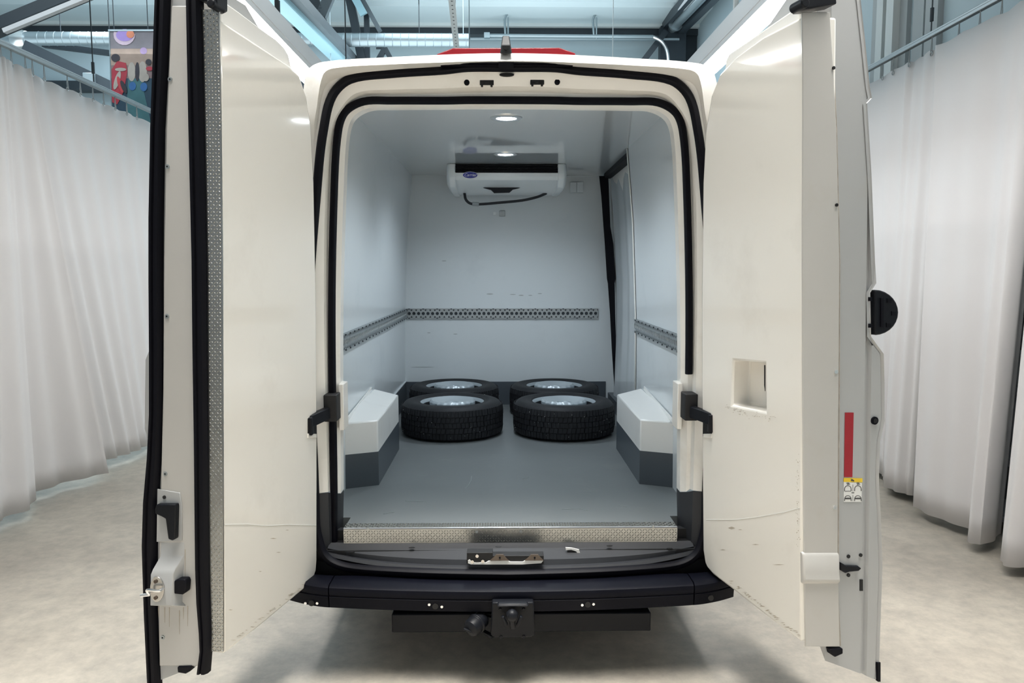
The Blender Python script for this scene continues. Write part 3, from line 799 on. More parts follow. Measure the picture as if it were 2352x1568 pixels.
for k, (x, y) in pos.items():
    loc = (x, y, FZ + .1165)
    if proto is None:
        r = empty('van_wheel', loc, labels[k], 'wheel', 'loose wheels in the cargo bay')
        ty_ = t.build('tyre', M['tyre'], r, local=True, smooth=40)
        tr.build('tyre_tread', M['tyre'], ty_, local=True, smooth=0, kind='stuff')
        st.build('tyre_studs', M['stwhite'], ty_, local=True, smooth=0, kind='stuff')
        ri_ = rim.build('rim', [M['rim'], M['plastic']], r, local=True, smooth=40)
        d.build('wheel_disc', [M['rim'], M['plastic']], ri_, local=True, smooth=30)
        proto = r
    else:
        r = proto.copy(); C.objects.link(r); r.location = loc; r['label'] = labels[k]
        for ch in proto.children:
            c = ch.copy(); C.objects.link(c); c.parent = r
            for g in ch.children:
                e_ = g.copy(); C.objects.link(e_); e_.parent = c
    r.rotation_euler = (0, 0, {'front_left': 0.3, 'front_right': 1.5, 'rear_left': 2.2, 'rear_right': 4.0}[k])
# road wheels under the van (same build, upright)
for sx in (-1, 1):
    for y in (4.35, 7.4):
        q = ty_.copy(); C.objects.link(q); q.name = 'road_wheel'; q.parent = van
        q.matrix_parent_inverse = Matrix.Translation(-V(van.location))
        q.location = (sx * .822, y, .357); q.rotation_euler = (0, PI / 2, 0)
q = MB(); q.box(-.75, .75, 3.45, 7.8, .44, .50); q.box(-.12, .12, 3.4, 7.6, .33, .47); q.cyl((-.7, 4.35, .352), (.7, 4.35, .352), .05, 12); q.cyl((-.7, 7.4, .352), (.7, 7.4, .352), .05, 12)
q.build('underbody', M['darksteel'], van)

# ================================================================== rear doors
class Door:
    def __init__(s, H, ang, sgn, L, lean=.029):
        s.H = V(H); s.sgn = sgn; s.L = L
        s.up = V((-sgn * lean, 0, 1)).normalized()               # hinge line follows the body's lean
        d0 = V((sgn * math.sin(ang), -math.cos(ang), 0)); s.d = (d0 - s.up * d0.dot(s.up)).normalized()
        n0 = V((sgn * math.cos(ang), math.sin(ang), 0)); n0 -= s.up * n0.dot(s.up); s.n = (n0 - s.d * n0.dot(s.d)).normalized()
    def W(s, u, w_, z): return s.H + s.d * u + s.n * w_ + s.up * z
    def square(s, pts):             # straighten the free edge
        o = []
        for p in pts:
            u, w_, z = s.uw(p); o.append(s.W(s.L if u > s.L - .035 else u, 0, z))
        return o
    def face(s, px, py, w_=0.0):    # on the inner face
        return hit(px, py, s.W(0, w_, 0), s.n)
    def end(s, px, py, u=None):     # on the end face towards the camera
        return hit(px, py, s.W(s.L if u is None else u, 0, 0), s.d)
    def uw(s, p): q = p - s.H; return q.dot(s.d), q.dot(s.n), q.dot(s.up)

def strip(q, rows, plane, n, depth, prof, m=0):
    """band along (y, xl, xr) rows on an end plane, raised by prof*depth along n"""
    loops = []
    for yy, a, c in rows:
        A, B = plane(a, yy), plane(c, yy)
        loops.append([A.lerp(B, t) + n * h * depth for t, h in prof])
    q.loft(loops, True, m, True)
RUB = [(0, -.3), (0, .55), (.12, .95), (.30, 1.0), (.38, .7), (.46, .7), (.54, 1.0), (.80, 1.0), (1, .5), (1, -.3)]
FLAT = [(0, -.5), (0, 1), (1, 1), (1, -.5)]

M['scuff'] = mat('scuff_brown', (.42, .37, .30), .7, var=.3, scale=60)
# ---------------- right door
Dr = Door((.823, 3.215, 0), math.radians(15.2), 1, .712)
out = [(1618, 1288), (1614, 1262), (1612, 1000), (1611, 700), (1614, 420), (1620, 300), (1632, 225), (1655, 168), (1690, 130), (1753, 84), (1838, 40),
       (1837, 600), (1841, 1100), (1845, 1478), (1760, 1414), (1680, 1352), (1640, 1322), (1626, 1306)]
pts = Dr.square([Dr.face(*p) for p in out])
# metal shell of the door: cross sections by height
rows = [(-60, 1968), (0, 1975), (100, 1986), (200, 1996), (226, 2001), (238, 1990), (400, 2000), (600, 2008), (650, 2011), (672, 1997), (772, 1999), (792, 2013), (812, 2028), (880, 2030), (965, 2030), (1012, 2020), (1100, 2017), (1200, 2022), (1300, 2025), (1420, 2021), (1562, 2016)]
LV = Dr.L - .012
G0 = Dr.uw(Dr.end(1983, 1120, LV))[1]
rings = []
for yy, xr in rows:
    e_ = Dr.end(xr, yy, LV); u_, wo, z = Dr.uw(e_)
    u0 = .03
    if z > 2.30: u0 = .03 + max(0, (z - 2.30)) ** 1.5 * 2.2
    last = yy == 1562
    zs = lambda w_, u_=9: (z + .115 * (1 - max(0, (w_ - .118) / (wo - .118))) + (.16 if u_ < .1 else .12 if u_ < LV - .05 else 0)) if last else z
    pr = [(LV, .110), (LV, G0), (LV - .010, G0 + .006), (LV - .010, G0 + .017), (LV + .003, G0 + .024), (LV + .003, wo - .016), (LV - .002, wo - .010), (LV + .006, wo - .002), (LV - .004, wo + .004), (LV - .08, wo), (u0, wo - .01), (u0, .105), (LV - .08, .107)]
    pr = [(a, min(c, wo - .002) if i < 5 else c) for i, (a, c) in enumerate(pr)]
    rings.append([Dr.W(a, c, zs(c, a)) for a, c in pr])
q = MB(); q.loft(rings, True, cap=True)
rdoor = q.build('rear_door', M['doormetal'], van, smooth=35, label='right rear door, shade-darkened metal edge with cream insulated liner')
# liner with recessed pull pocket: outline with a rectangular hole
pk = [(1684, 827), (1757, 834), (1759, 946), (1681, 930)]
q = MB()
front = pts; n = len(front)
hole = [Dr.face(*p) for p in pk]
# face with hole: bridge as two polygons through left/right cuts
bm = bmesh.new()
vo = [bm.verts.new(p) for p in front]; vh = [bm.verts.new(p) for p in hole]
eo = [bm.edges.new((vo[i], vo[(i+1) % n])) for i in range(n)]; eh = [bm.edges.new((vh[i], vh[(i+1) % 4])) for i in range(4)]
bmesh.ops.triangle_fill(bm, edges=eo + eh, use_beauty=True, normal=-Dr.n)
vb = [bm.verts.new(V(p) + Dr.n * .122) for p in front]
for i in range(n): bm.faces.new((vo[i], vo[(i+1) % n], vb[(i+1) % n], vb[i]))
bm.faces.new(vb[::-1])
pdp = .075
hb = [bm.verts.new(p + Dr.n * pdp) for p in hole]
for i in range(4): bm.faces.new((vh[i], vh[(i+1) % 4], hb[(i+1) % 4], hb[i]))
bm.faces.new(hb)
bmesh.ops.recalc_face_normals(bm, faces=bm.faces)
me = bpy.data.meshes.new('door_liner'); bm.to_mesh(me); bm.free()
me.materials.append(M['liner'])
lin = bpy.data.objects.new('door_liner', me); C.objects.link(lin); lin.parent = rdoor
md = lin.modifiers.new('bevel', 'BEVEL'); md.width = .009; md.segments = 3; md.limit_method = 'ANGLE'; md.angle_limit = math.radians(50)
me.polygons.foreach_set('use_smooth', [True] * len(me.polygons)); me.set_sharp_from_angle(angle=math.radians(60))
q = MB(); a = [Dr.face(1752, y_, .03) for y_ in (838, 900)]
q.prism([Dr.face(1755, 838, .012), Dr.face(1757, 838, .055), Dr.face(1757, 898, .055), Dr.face(1755, 885, .012)], Dr.d * .004); q.build('pull_slot', M['black'], rdoor)
# end cover of the liner (stepped towards the metal edge) with the lower boss
q = MB()
strip(q, [(28, 1840, 1905), (150, 1842, 1912), (300, 1842, 1920), (600, 1841, 1927), (900, 1842, 1925), (1270, 1845, 1923), (1484, 1848, 1928)], lambda a, y_: Dr.end(a, y_), Dr.d, .004, FLAT)
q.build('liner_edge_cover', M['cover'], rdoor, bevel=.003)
q = MB()
lv = []
for yy, dp in ((1266, .002), (1274, .012), (1312, .013), (1330, .018), (1340, .004)):
    A = Dr.end(1841, yy); B = Dr.end(1924, yy)
    lv.append([A - Dr.d * .02, A + Dr.d * dp * .9, B + Dr.d * dp, B - Dr.d * .02])
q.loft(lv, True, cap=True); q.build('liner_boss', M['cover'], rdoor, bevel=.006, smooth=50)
# red reflector and sticker
def on_end(D_, pxs, off, th, q, m=0, u=None):
    q.prism([D_.end(a, y_, u) + D_.d * off for a, y_ in pxs], D_.d * th, m)
q = MB(); on_end(Dr, [(1940, 947), (1960, 947), (1957, 1095), (1938, 1095)], .001, .001, q, u=LV); q.build('red_reflector', M['redtape'], rdoor)
q = MB()
on_end(Dr, [(1937, 1106), (1979, 1108), (1978, 1152), (1937, 1152)], .001, .0008, q, 0, LV)
on_end(Dr, [(1937, 1097), (1980, 1098), (1980, 1107), (1937, 1106)], .001, .0012, q, 1, LV)
def ln(a, c, wd=1.4):
    (xa_, ya_), (xb_, yb_) = a, c; dx, dy = xb_ - xa_, yb_ - ya_; l = math.hypot(dx, dy) or 1; nx, ny = -dy / l * wd / 2, dx / l * wd / 2
    on_end(Dr, [(xa_ + nx, ya_ + ny), (xb_ + nx, yb_ + ny), (xb_ - nx, yb_ - ny), (xa_ - nx, ya_ - ny)], .0018, .0006, q, 2, LV)
for a, c in (((1954, 1099), (1956, 1103)), ((1956, 1100), (1961, 1104)), ((1953, 1103), (1961, 1104))): ln(a, c, 2)
for cx in (1946.5, 1969.5):
    ln((cx - 3, 1109), (cx + 3, 1109), 2); ln((cx - 2, 1112), (cx + 5, 1111), 1.5)
    for (yb, flat) in ((1119, 0), (1142, 1)):
        arc = [(cx + 7.5 * math.cos(PI + PI * i / 8), yb + 3 + 7.5 * math.sin(PI + PI * i / 8)) for i in range(9)]
        for i in range(8): ln(arc[i], arc[i + 1])
        ln((cx - 7.5, yb + 3), (cx - 7.5, yb + 8), 1.6); ln((cx + 7.5, yb + 3), (cx + 7.5, yb + 8), 1.6)
        if flat: ln((cx - 7.5, yb + 2), (cx + 7.5, yb + 2), 3.5)
        elif cx < 1960: ln((cx - 7, yb + 8), (cx + 7, yb + 8), 1)
ln((1958, 1112), (1958, 1128), .8); ln((1955, 1131), (1961, 1131), 2); ln((1958, 1136), (1958, 1150), .8)
q.build('warning_sticker', [M['stwhite'], M['yellow'], M['ink']], rdoor, smooth=0)
# holes, latch, plug, slot
def disc(D_, px, py, r, off, m_, name, par, u=None, n=14, th=.004):
    c = D_.end(px, py, u) + D_.d * off; q = MB(); q.cyl(c - D_.d * .003, c + D_.d * th, r, n); return q.build(name, m_, par)
for px, py in ((1948, 1277), (1976, 1274), (1948, 1320)): disc(Dr, px, py, .0065, 0, M['black'], 'door_hole', rdoor, LV)
for px, py in ((1912, 157), (1919, 471)): disc(Dr, px, py, .0055, .004, M['black'], 'plug_hole', rdoor)
for px, py in ((1918, 853), (1915, 1164)):
    disc(Dr, px, py, .007, .003, M['alubright'], 'liner_screw', rdoor)
disc(Dr, 2006, 965, .014, .003, M['rubber'], 'rubber_plug', rdoor, LV, 18, .006)
disc(Dr, 2006, 965, .008, .008, M['black'], 'plug_centre', rdoor, LV, 14, .003)
q = MB(); on_end(Dr, [(1925, 1288), (1938, 1296), (1966, 1297), (1973, 1302), (1966, 1308), (1945, 1310), (1936, 1313), (1925, 1306)], .0, .014, q, u=LV); q.build('door_latch', M['plastic'], rdoor, bevel=.003)
q = MB(); on_end(Dr, [(1974, 1330), (1981, 1330), (1981, 1356), (1974, 1356)], .0, .003, q, u=LV); q.build('door_slot', M['black'], rdoor)
# handle cap on the outer skin, a half disc
cap = [(2003, 672), (2003, 760)] + [(2004 + 53 * math.cos(a), 717 + 52 * math.sin(a)) for a in [PI/2 - PI * i / 14 for i in range(15)]]
q = MB(); on_end(Dr, cap, -.02, .035, q, u=LV); hc = q.build('handle_cap', M['plastic'], rdoor, bevel=.005)
q = MB(); on_end(Dr, [(2014, 684), (2020, 682), (2020, 752), (2014, 750)], .014, .006, q, u=LV)
for a in (-.75, 0.05, .8):
    cx, cy = 2005 + 40 * math.cos(a), 717 + 40 * math.sin(a)
    on_end(Dr, [(cx - 5, cy - 5), (cx + 5, cy - 5), (cx + 5, cy + 5), (cx - 5, cy + 5)], .014, .004, q, u=LV)
on_end(Dr, [(1992, 682), (1999, 682), (1999, 691), (1992, 691)], .004, .005, q, u=LV); on_end(Dr, [(1992, 743), (1999, 743), (1999, 752), (1992, 752)], .004, .005, q, u=LV)
q.build('cap_ribs', M['rubber'], rdoor)
q = MB(); on_end(Dr, [(2012, 1520), (2018, 1518), (2018, 1562), (2012, 1562)], -.002, .012, q, u=LV); q.build('corner_bumper', M['rubber'], rdoor)
q = MB(); on_end(Dr, [(1902, 1488), (1932, 1486), (1932, 1498), (1914, 1506), (1905, 1500)], -.02, .03, q); q.build('door_foot', M['rubber'], rdoor, bevel=.003)
# upper lock mechanism
q = MB(); on_end(Dr, [(1832, 6), (1868, 2), (1872, -14), (1905, -20), (1908, 16), (1850, 26), (1832, 27)], -.03, .06, q); q.cyl(Dr.end(1830, 16) - Dr.d * .02, Dr.end(1830, 16) + Dr.d * .045, .016, 14)
q.build('door_lock', M['plastic'], rdoor, bevel=.004)
# edge line, dirt bead between liner and metal
q = MB(); q.tube([Dr.end(a, y_, Dr.L - .006) for y_, a in ((40, 1906), (150, 1914), (300, 1921), (600, 1928), (900, 1927), (1270, 1925), (1330, 1922), (1482, 1930))], .003, 6); q.build('sealant_bead', mat('grubby_sealant', (.42, .38, .33), .7, var=.4, scale=40), rdoor)

# ---------------- left door
Dl = Door((-.834, 3.215, 0), math.radians(12.5), -1, .745)
out = [(729, 1285), (729, 1000), (727, 700), (722, 420), (715, 290), (705, 222), (688, 172), (664, 149), (508, 46), (509, 300), (512, 600), (513, 1000), (514, 1503), (600, 1436), (700, 1352), (720, 1330), (727, 1310)]
pts = Dl.square([Dl.face(*p) for p in out])
rows = [(-60, 358), (0, 357), (100, 353), (200, 350), (300, 347), (600, 345), (780, 345), (900, 344), (1000, 340), (1150, 331), (1250, 329), (1400, 334), (1572, 341)]
LV2 = Dl.L - .008
rings = []
for yy, xl in rows:
    e_ = Dl.end(xl, yy, LV2); u_, wo, z = Dl.uw(e_)
    u0 = .03
    if z > 2.30: u0 = .03 + max(0, (z - 2.30)) ** 1.5 * 2.2
    last = yy == 1572
    zs = lambda w_, u_=9: (z + .10 * (1 - max(0, (w_ - .10) / (wo - .10))) + (.16 if u_ < .1 else .12 if u_ < LV2 - .05 else 0)) if last else z
    pr = [(LV2, .10), (LV2, .15), (LV2, wo - .02), (LV2 + .004, wo - .006), (LV2, wo), (LV2 - .08, wo), (u0, wo - .01), (u0, .10), (LV2 - .08, .10)]
    rings.append([Dl.W(a, c, zs(c, a)) for a, c in pr])
q = MB(); q.loft(rings, True, cap=True)
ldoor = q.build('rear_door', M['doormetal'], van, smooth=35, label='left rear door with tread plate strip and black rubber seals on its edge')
q = MB(); q.prism(pts, Dl.n * .11); q.build('door_liner', M['liner'], ldoor, bevel=.010, seg=3, smooth=50)
EP = lambda a, y_: Dl.end(a, y_)
q = MB()
tp = [(22, 464, 505), (300, 472, 509), (600, 477, 512), (900, 479, 513), (1200, 482, 514), (1495, 486, 514)]
strip(q, tp, EP, Dl.d, .003, FLAT)
for k in range(len(tp) - 1):
    (ya, a0, a1), (yb, b0, b1) = tp[k], tp[k + 1]
    A, B, Cc = EP(a0 + 2, ya), EP(a1 - 2, ya), EP(b0 + 2, yb)
    lugs(q, A + Dl.d * .003, B - A, Cc - A, 5, round((Cc - A).length / .0108), Dl.d, .0055, .0030)
q.build('tread_plate_strip', M['alu'], ldoor, smooth=0)
q = MB(); strip(q, [(-10, 432, 465), (100, 434, 468), (300, 438, 472), (600, 445, 478), (800, 447, 479), (1000, 450, 481), (1200, 452, 482), (1300, 453, 483), (1380, 456, 485), (1450, 462, 487), (1490, 464, 486), (1542, 457, 482)], EP, Dl.d, .022, RUB)
q.build('inner_edge_seal', M['rubber'], ldoor, smooth=40)
q = MB(); strip(q, [(-60, 364, 396), (0, 362, 393), (150, 357, 388), (300, 352, 380), (500, 348, 377), (650, 348, 376), (800, 349, 377), (950, 349, 376), (1050, 344, 372), (1150, 335, 366), (1250, 332, 363), (1400, 337, 363), (1568, 345, 370), (1600, 347, 373)], lambda a, y_: Dl.end(a, y_, LV2), Dl.d, .024, RUB)
q.build('outer_edge_seal', M['rubber'], ldoor, smooth=40)
# white cover board on the edge
q = MB(); strip(q, [(14, 396, 432), (300, 384, 440), (600, 378, 447), (900, 376, 450), (1150, 370, 453), (1300, 366, 455), (1450, 366, 464), (1528, 368, 462)], EP, Dl.d, .004, FLAT)
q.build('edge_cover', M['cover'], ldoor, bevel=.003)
for px, py in ((393, 183), (387, 383), (386, 726), (382, 1087), (376, 1462)):
    disc(Dl, px, py, .0075, .003, M['galv'], 'cover_screw', ldoor); disc(Dl, px, py, .003, .007, M['black'], 'screw_socket', ldoor, th=.001)
# latch cover, lever, lock
q = MB(); on_end(Dl, [(364, 1121), (416, 1130), (421, 1160), (421, 1240), (362, 1243)], .003, .004, q); q.build('latch_cover', M['doormetal'], ldoor, bevel=.002)
q = MB(); on_end(Dl, [(370, 1153), (414, 1153), (415, 1160), (413, 1232), (406, 1236), (397, 1232), (391, 1186), (382, 1181), (368, 1175), (367, 1164)], .004, .022, q); q.build('release_lever', M['plastic'], ldoor, bevel=.004)
disc(Dl, 381, 1140, .006, .006, M['black'], 'cover_hole', ldoor)
q = MB(); lv = []
for yy, xl, xr, dp in ((1243, 371, 424, .004), (1275, 371, 424, .006), (1300, 364, 422, .030), (1310, 362, 420, .036), (1380, 361, 418, .036), (1390, 362, 428, .003)):
    A, B = EP(xl, yy), EP(xr, yy); A2, B2 = EP(xl, yy), EP(xr - (8 if dp > .01 else 0), yy)
    lv.append([A, A2 + Dl.d * dp, B2 + Dl.d * dp, EP(xr + 4, yy)])
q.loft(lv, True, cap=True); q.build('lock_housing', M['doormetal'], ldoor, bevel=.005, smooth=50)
q = MB(); on_end(Dl, [(376 + 18 * math.cos(2*PI*i/20) * (1 if math.cos(2*PI*i/20) > 0 else .75), 1342 + 29 * math.sin(2*PI*i/20)) for i in range(20)], .036, .005, q); sp = q.build('striker_plate', M['steel'], ldoor, bevel=.001)
q = MB(); c = EP(392, 1340) + Dl.d * .041; c2 = EP(366, 1338) + Dl.d * .041; c3 = EP(368, 1350) + Dl.d * .055; c4 = EP(350, 1351) + Dl.d * .06
q.tube(catmull([c, c + Dl.d * .02, c2 + Dl.d * .022, c3], 5), .005, 8); q.cyl(c3, c4, .0055, 10)
q.build('striker_bar', M['alubright'], ldoor)
for px, py in ((376, 1324), (376, 1361)): disc(Dl, px, py, .006, .041, M['rust'], 'striker_bolt', ldoor)
q = MB(); on_end(Dl, [(413, 1326), (420, 1322), (438, 1322), (441, 1330), (439, 1352), (432, 1357), (413, 1355)], .002, .03, q); q.build('door_buffer', M['rubber'], ldoor, bevel=.004)
q = MB(); on_end(Dl, [(411, 1528), (443, 1526), (441, 1538), (430, 1544), (412, 1541)], -.02, .03, q); q.build('door_foot', M['rubber'], ldoor, bevel=.003)
q = MB(); on_end(Dl, [(466, -30), (511, -30), (511, 20), (500, 26), (494, 14), (480, 8), (466, 6)], -.03, .06, q); q.cyl(EP(502, 18) - Dl.d * .02, EP(502, 18) + Dl.d * .045, .014, 14)
q.build('door_lock', M['plastic'], ldoor, bevel=.004)
# grab bulge on the outer skin
q = MB(); q.loft([[Dl.end(346, yy, LV2), Dl.end(a, yy, LV2), Dl.end(a, yy, LV2) - Dl.d * .12, Dl.end(346, yy, LV2) - Dl.d * .12] for yy, a in ((788, 345), (806, 342), (826, 334), (985, 332), (1003, 338), (1018, 344))], True, cap=True)
q.build('skin_bulge', M['doormetal'], ldoor, bevel=.004)
# rust runs under the lock
q = MB()
for px, y0_, y1_ in ((366, 1393, 1415), (380, 1393, 1428), (391, 1393, 1438), (414, 1400, 1455), (423, 1393, 1420), (433, 1390, 1436), (427, 1260, 1330)):
    on_end(Dl, [(px - .8, y0_), (px + 1.0, y0_), (px + .3, y1_), (px - .3, y1_)], .0042, .0004, q)
q.build('rust_runs', M['scuff'], ldoor, kind='stuff')
# scuffs, chips and scratches on the liners
rs = random.Random(3)
def marks(D_, par, spots, m_, name):
    q = MB()
    for px, py, wx, wy in spots:
        q.prism([D_.face(px - wx, py, -.0006), D_.face(px, py - wy, -.0006), D_.face(px + wx, py, -.0006), D_.face(px, py + wy, -.0006)], D_.n * .0012)
    q.build(name, m_, par, kind='stuff', smooth=0)
sp_ = []
for i in range(46):
    t_ = rs.random(); sp_.append((1664 + 118 * t_, 936 + 26 * t_ + rs.gauss(0, 4), rs.uniform(.5, 2.6), rs.uniform(.3, .6)))
for i in range(46): sp_.append((1832 + rs.gauss(0, 2.2), 1040 + 225 * rs.random(), rs.uniform(.4, 1.0), rs.uniform(.4, 1.6)))
for i in range(44):
    t_ = rs.random(); sp_.append((1662 + 180 * t_, 1326 + 141 * t_ + rs.uniform(-7, 1), rs.uniform(1, 7), rs.uniform(.4, 1.2)))
for px, py, wx, wy in ((1788, 1296, 14, .8), (1700, 1216, 5, .8), (1680, 1212, 8, 3), (1735, 1250, 9, 1), (1660, 1262, 6, 1)): sp_.append((px, py, wx, wy))
marks(Dr, rdoor, sp_, M['scuff'], 'liner_scuffs')
sp_ = []
for i in range(40):
    t_ = rs.random() ** .8; sp_.append((535 + 178 * t_, 1474 - 140 * t_ + rs.uniform(-5, 1), rs.uniform(1, 7), rs.uniform(.3, 1.0)))
for px, py, wx, wy in ((628, 1236, 8, 1.2), (598, 1312, 4, .8), (660, 1217, 4, .8), (640, 1268, 6, 1), (530, 1400, 5, 1)): sp_.append((px, py, wx, wy))
marks(Dl, ldoor, sp_, M['scuff'], 'liner_scuffs')
for D_, par, ln_ in ((Dl, ldoor, [(516, 1204), (570, 1203), (610, 1207), (660, 1204), (726, 1206)]), (Dr, rdoor, [(1622, 1193), (1690, 1193), (1740, 1187), (1800, 1176), (1836, 1166)])):
    q = MB(); q.tube([D_.face(a, y_, -.0002) for a, y_ in ln_], .0011, 5); q.build('liner_white_line', M['stwhite'], par)  # thin white line across each liner
# rim of the door panel standing above the liner
for D_, par, pl in ((Dl, ldoor, [(507, 60), (600, 118), (664, 164), (690, 190), (672, 166), (667, 144), (663, 126), (653, 109), (636, 92), (602, 68), (551, 29), (507, -2)]),
                    (Dr, rdoor, [(1838, 60), (1745, 104), (1690, 146), (1650, 200), (1664, 160), (1667, 136), (1674, 123), (1717, 94), (1768, 58), (1838, 10)])):
    q = MB(); q.prism([D_.face(a, y_, .03) for a, y_ in pl], D_.n * .07); q.build('door_rim', M['paint'], par, bevel=.008, seg=3, smooth=60)
# white ledges at the hinge notches
for D_, px, s_ in ((Dl, 718, -1), (Dr, 1624, 1)):
    q = MB(); a = D_.face(px - 10, 1006, -.004); c = D_.face(px + 10, 1006, -.004)
    q.prism([a, c, c + V((0, 0, .02)), a + V((0, 0, .02))], D_.n * .03); q.build('notch_ledge', M['liner'], ldoor if s_ < 0 else rdoor, bevel=.003)
    q = MB(); a = D_.face(px - 10, 1002, -.003); c = D_.face(px + 10, 1002, -.003)
    q.prism([a, c, c + V((0, 0, .075)), a + V((0, 0, .075))], D_.n * .01); q.build('strap_notch', M['black'], ldoor if s_ < 0 else rdoor)

# ================================================================== light frame over the bay
def led_bar(x, lab, y0, y1):
    r = empty('linear_lamp', (x, (y0 + y1) / 2, 3.1), lab, 'lamp', 'linear lamps above the van')
    q = MB(); q.box(x - .075, x + .075, y0, y1, 3.10, 3.23); q.box(x - .055, x + .055, y0, y1, 3.23, 3.27)
    q.box(x - .079, x + .079, y0, y1, 3.135, 3.142)
    q.build('lamp_housing', M['housing'], r)
    q = MB(); q.box(x - .072, x + .072, y0 + .02, y1 - .02, 3.0985, 3.10); q.build('lamp_diffuser', M['led'], r)
    for yy in (y0 + 1.0, PX(637 if x < 0 else 1690, 20, x).y, PX(793 if x < 0 else 1408, 60, x).y):
        q = MB(); q.tube([(x, yy, 3.25), (x, yy, CEIL - .003)], .006, 6); q.cyl((x, yy, 3.27), (x, yy, 3.39), .018, 8); q.build('suspension_rod', M['darksteel'] if x < 0 else M['whitesteel'], r)
    return r
XL = P(640, 0, 1).x * 0 - 1.455
led_bar(-1.46, 'long white linear lamp hanging above the left rear door', 2.0, 10.4)
led_bar(1.43, 'long white linear lamp hanging above the right rear door', 2.0, 10.4)

# ================================================================== curtains
def curtain(name, label, tops, bots, ztop, zbot, amp=.02, waves=6, n=16, rows=20, group='white studio curtains', hooks=(), railz=3.2, railx=None, sag=.012, ph=0.0):
    """tops / bots: matching (x, y) control points; a free hanging sheet"""
    T = catmull([V((x, y, 0)) for x, y in tops], n); Bm = catmull([V((x, y, 0)) for x, y in bots], n)
    m_ = len(T); q = MB(); loops = []
    for r in range(rows + 1):
        t = r / rows; lp = []
        for i in range(m_):
            s = i / (m_ - 1)
            p = T[i].lerp(Bm[i], t ** 1.1)
            a = amp * (.6 + .7 * t) * (math.sin(2 * PI * waves * s + ph) + .45 * math.sin(2 * PI * waves * .37 * s + 1.0 + ph))
            z = (ztop - sag * abs(math.sin(PI * waves * s * 1.0))) * (1 - t) + zbot * t
            lp.append(V((p.x + a, p.y, z)))
        loops.append(lp)
    q.loft(loops)
    base = T[len(T) // 2]
    r_ = empty(name, (base.x, base.y, zbot), label, 'curtain', group)
    q.build('curtain_sheet', M['curtain'], r_, smooth=80, solid=.003)
    for (hx, hy) in hooks:
        h = MB()
        zc = ztop - .02
        h.tube([V((hx, hy, zc + .012)) + V((0, .014 * math.cos(2*PI*i/12), .014 * math.sin(2*PI*i/12) - .02)) for i in range(12)], .0035, 6, closed=True)
        h.tube([(hx, hy, zc - .005), (hx, hy - .008, zc + .03), (hx, hy, railz - .005)], .003, 5)
        h.tube([(hx, hy + .012, zc + .005), (hx, hy + .008, zc + .03), (hx, hy, railz - .005)], .003, 5)
        h.build('hook', M['chrome'], r_)
    return r_
LXC = -3.38
zL = (PX(5, 108, LXC).z + PX(340, 250, LXC).z) / 2
zLt = zL - .085
def yl(px, X=LXC): return (X - CAMLOC.x) / ((px - 1150) / FPX)
def pz(px, py, z=.06): p = PZ(px, py, z); return (p.x, p.y)
curtain('curtain', 'white curtain at the left edge, its free side draped over the next one',
        [(LXC, 2.6), (LXC - .02, 3.5), (LXC, 4.4), (LXC + .02, yl(0)), (LXC + .03, yl(40)), (LXC + .01, yl(52)), (LXC, yl(80)), (LXC + .02, yl(105))],
        [(LXC, 2.6), (LXC, 3.4), (LXC + .06, 4.2), pz(0, 1194), pz(74, 1165), pz(78, 1132), pz(160, 1106), pz(248, 1086)],
        zLt, .06, amp=.018, waves=8, hooks=[(LXC, yl(px)) for px in (-200, -90, 12, 48, 70, 100)], railz=zL)
curtain('curtain', 'white curtain with narrow folds directly left of the left rear door',
        [(LXC - .06, yl(98)), (LXC - .06, yl(180)), (LXC - .05, yl(270)), (LXC - .03, yl(340)), (LXC - .05, 8.2), (LXC - .05, 9.2)],
        [pz(225, 1062, .07), pz(290, 1043, .07), (LXC + .05, 7.0), (LXC, 7.6), (LXC, 8.4), (LXC, 9.3)],
        zLt, .07, amp=.018, waves=11, hooks=[(LXC, yl(px)) for px in (115, 140, 190, 218, 245, 268, 293, 318, 340)], railz=zL, n=24)
RXC = 2.95
zR = (PX(2010, 143, RXC).z + PX(2300, 8, RXC).z) / 2
zRt = zR - .095
def yr(px, X=RXC): return (X - CAMLOC.x) / ((px - 1150) / FPX)
curtain('curtain', 'white curtain with narrow folds directly right of the right rear door',
        [(RXC + .05, 9.0), (RXC + .04, 7.6), (RXC + .02, yr(2000)), (RXC, yr(2060)), (RXC + .03, yr(2080) + .02), (RXC, yr(2110)), (RXC + .02, yr(2142))],
        [(3.15, 9.0), (3.12, 7.4), pz(2026, 1092), pz(2032, 1095), pz(2034, 1117), pz(2062, 1130), pz(2100, 1138)],
        zRt, .06, amp=.010, waves=7, hooks=[(RXC, yr(px)) for px in (2010, 2033, 2069)], railz=zR)
curtain('curtain', 'broad white curtain on the right, its near edge rolled forward beside a dark gap',
        [(RXC - .03, yr(2136)), (RXC - .02, yr(2180)), (RXC - .03, yr(2225)), (RXC - .01, yr(2275)), (RXC - .03, yr(2320)), (RXC - .05, yr(2352)), (RXC - .02, yr(2385)), (RXC + .04, yr(2375))],
        [pz(2096, 1163), pz(2130, 1180), pz(2175, 1197), pz(2229, 1216), pz(2226, 1246), pz(2252, 1250), pz(2281, 1242), (3.06, pz(2275, 1225)[1])],
        zRt, .06, amp=.008, waves=5, hooks=[(RXC, yr(px)) for px in (2118, 2178, 2224, 2272, 2326)], railz=zR)
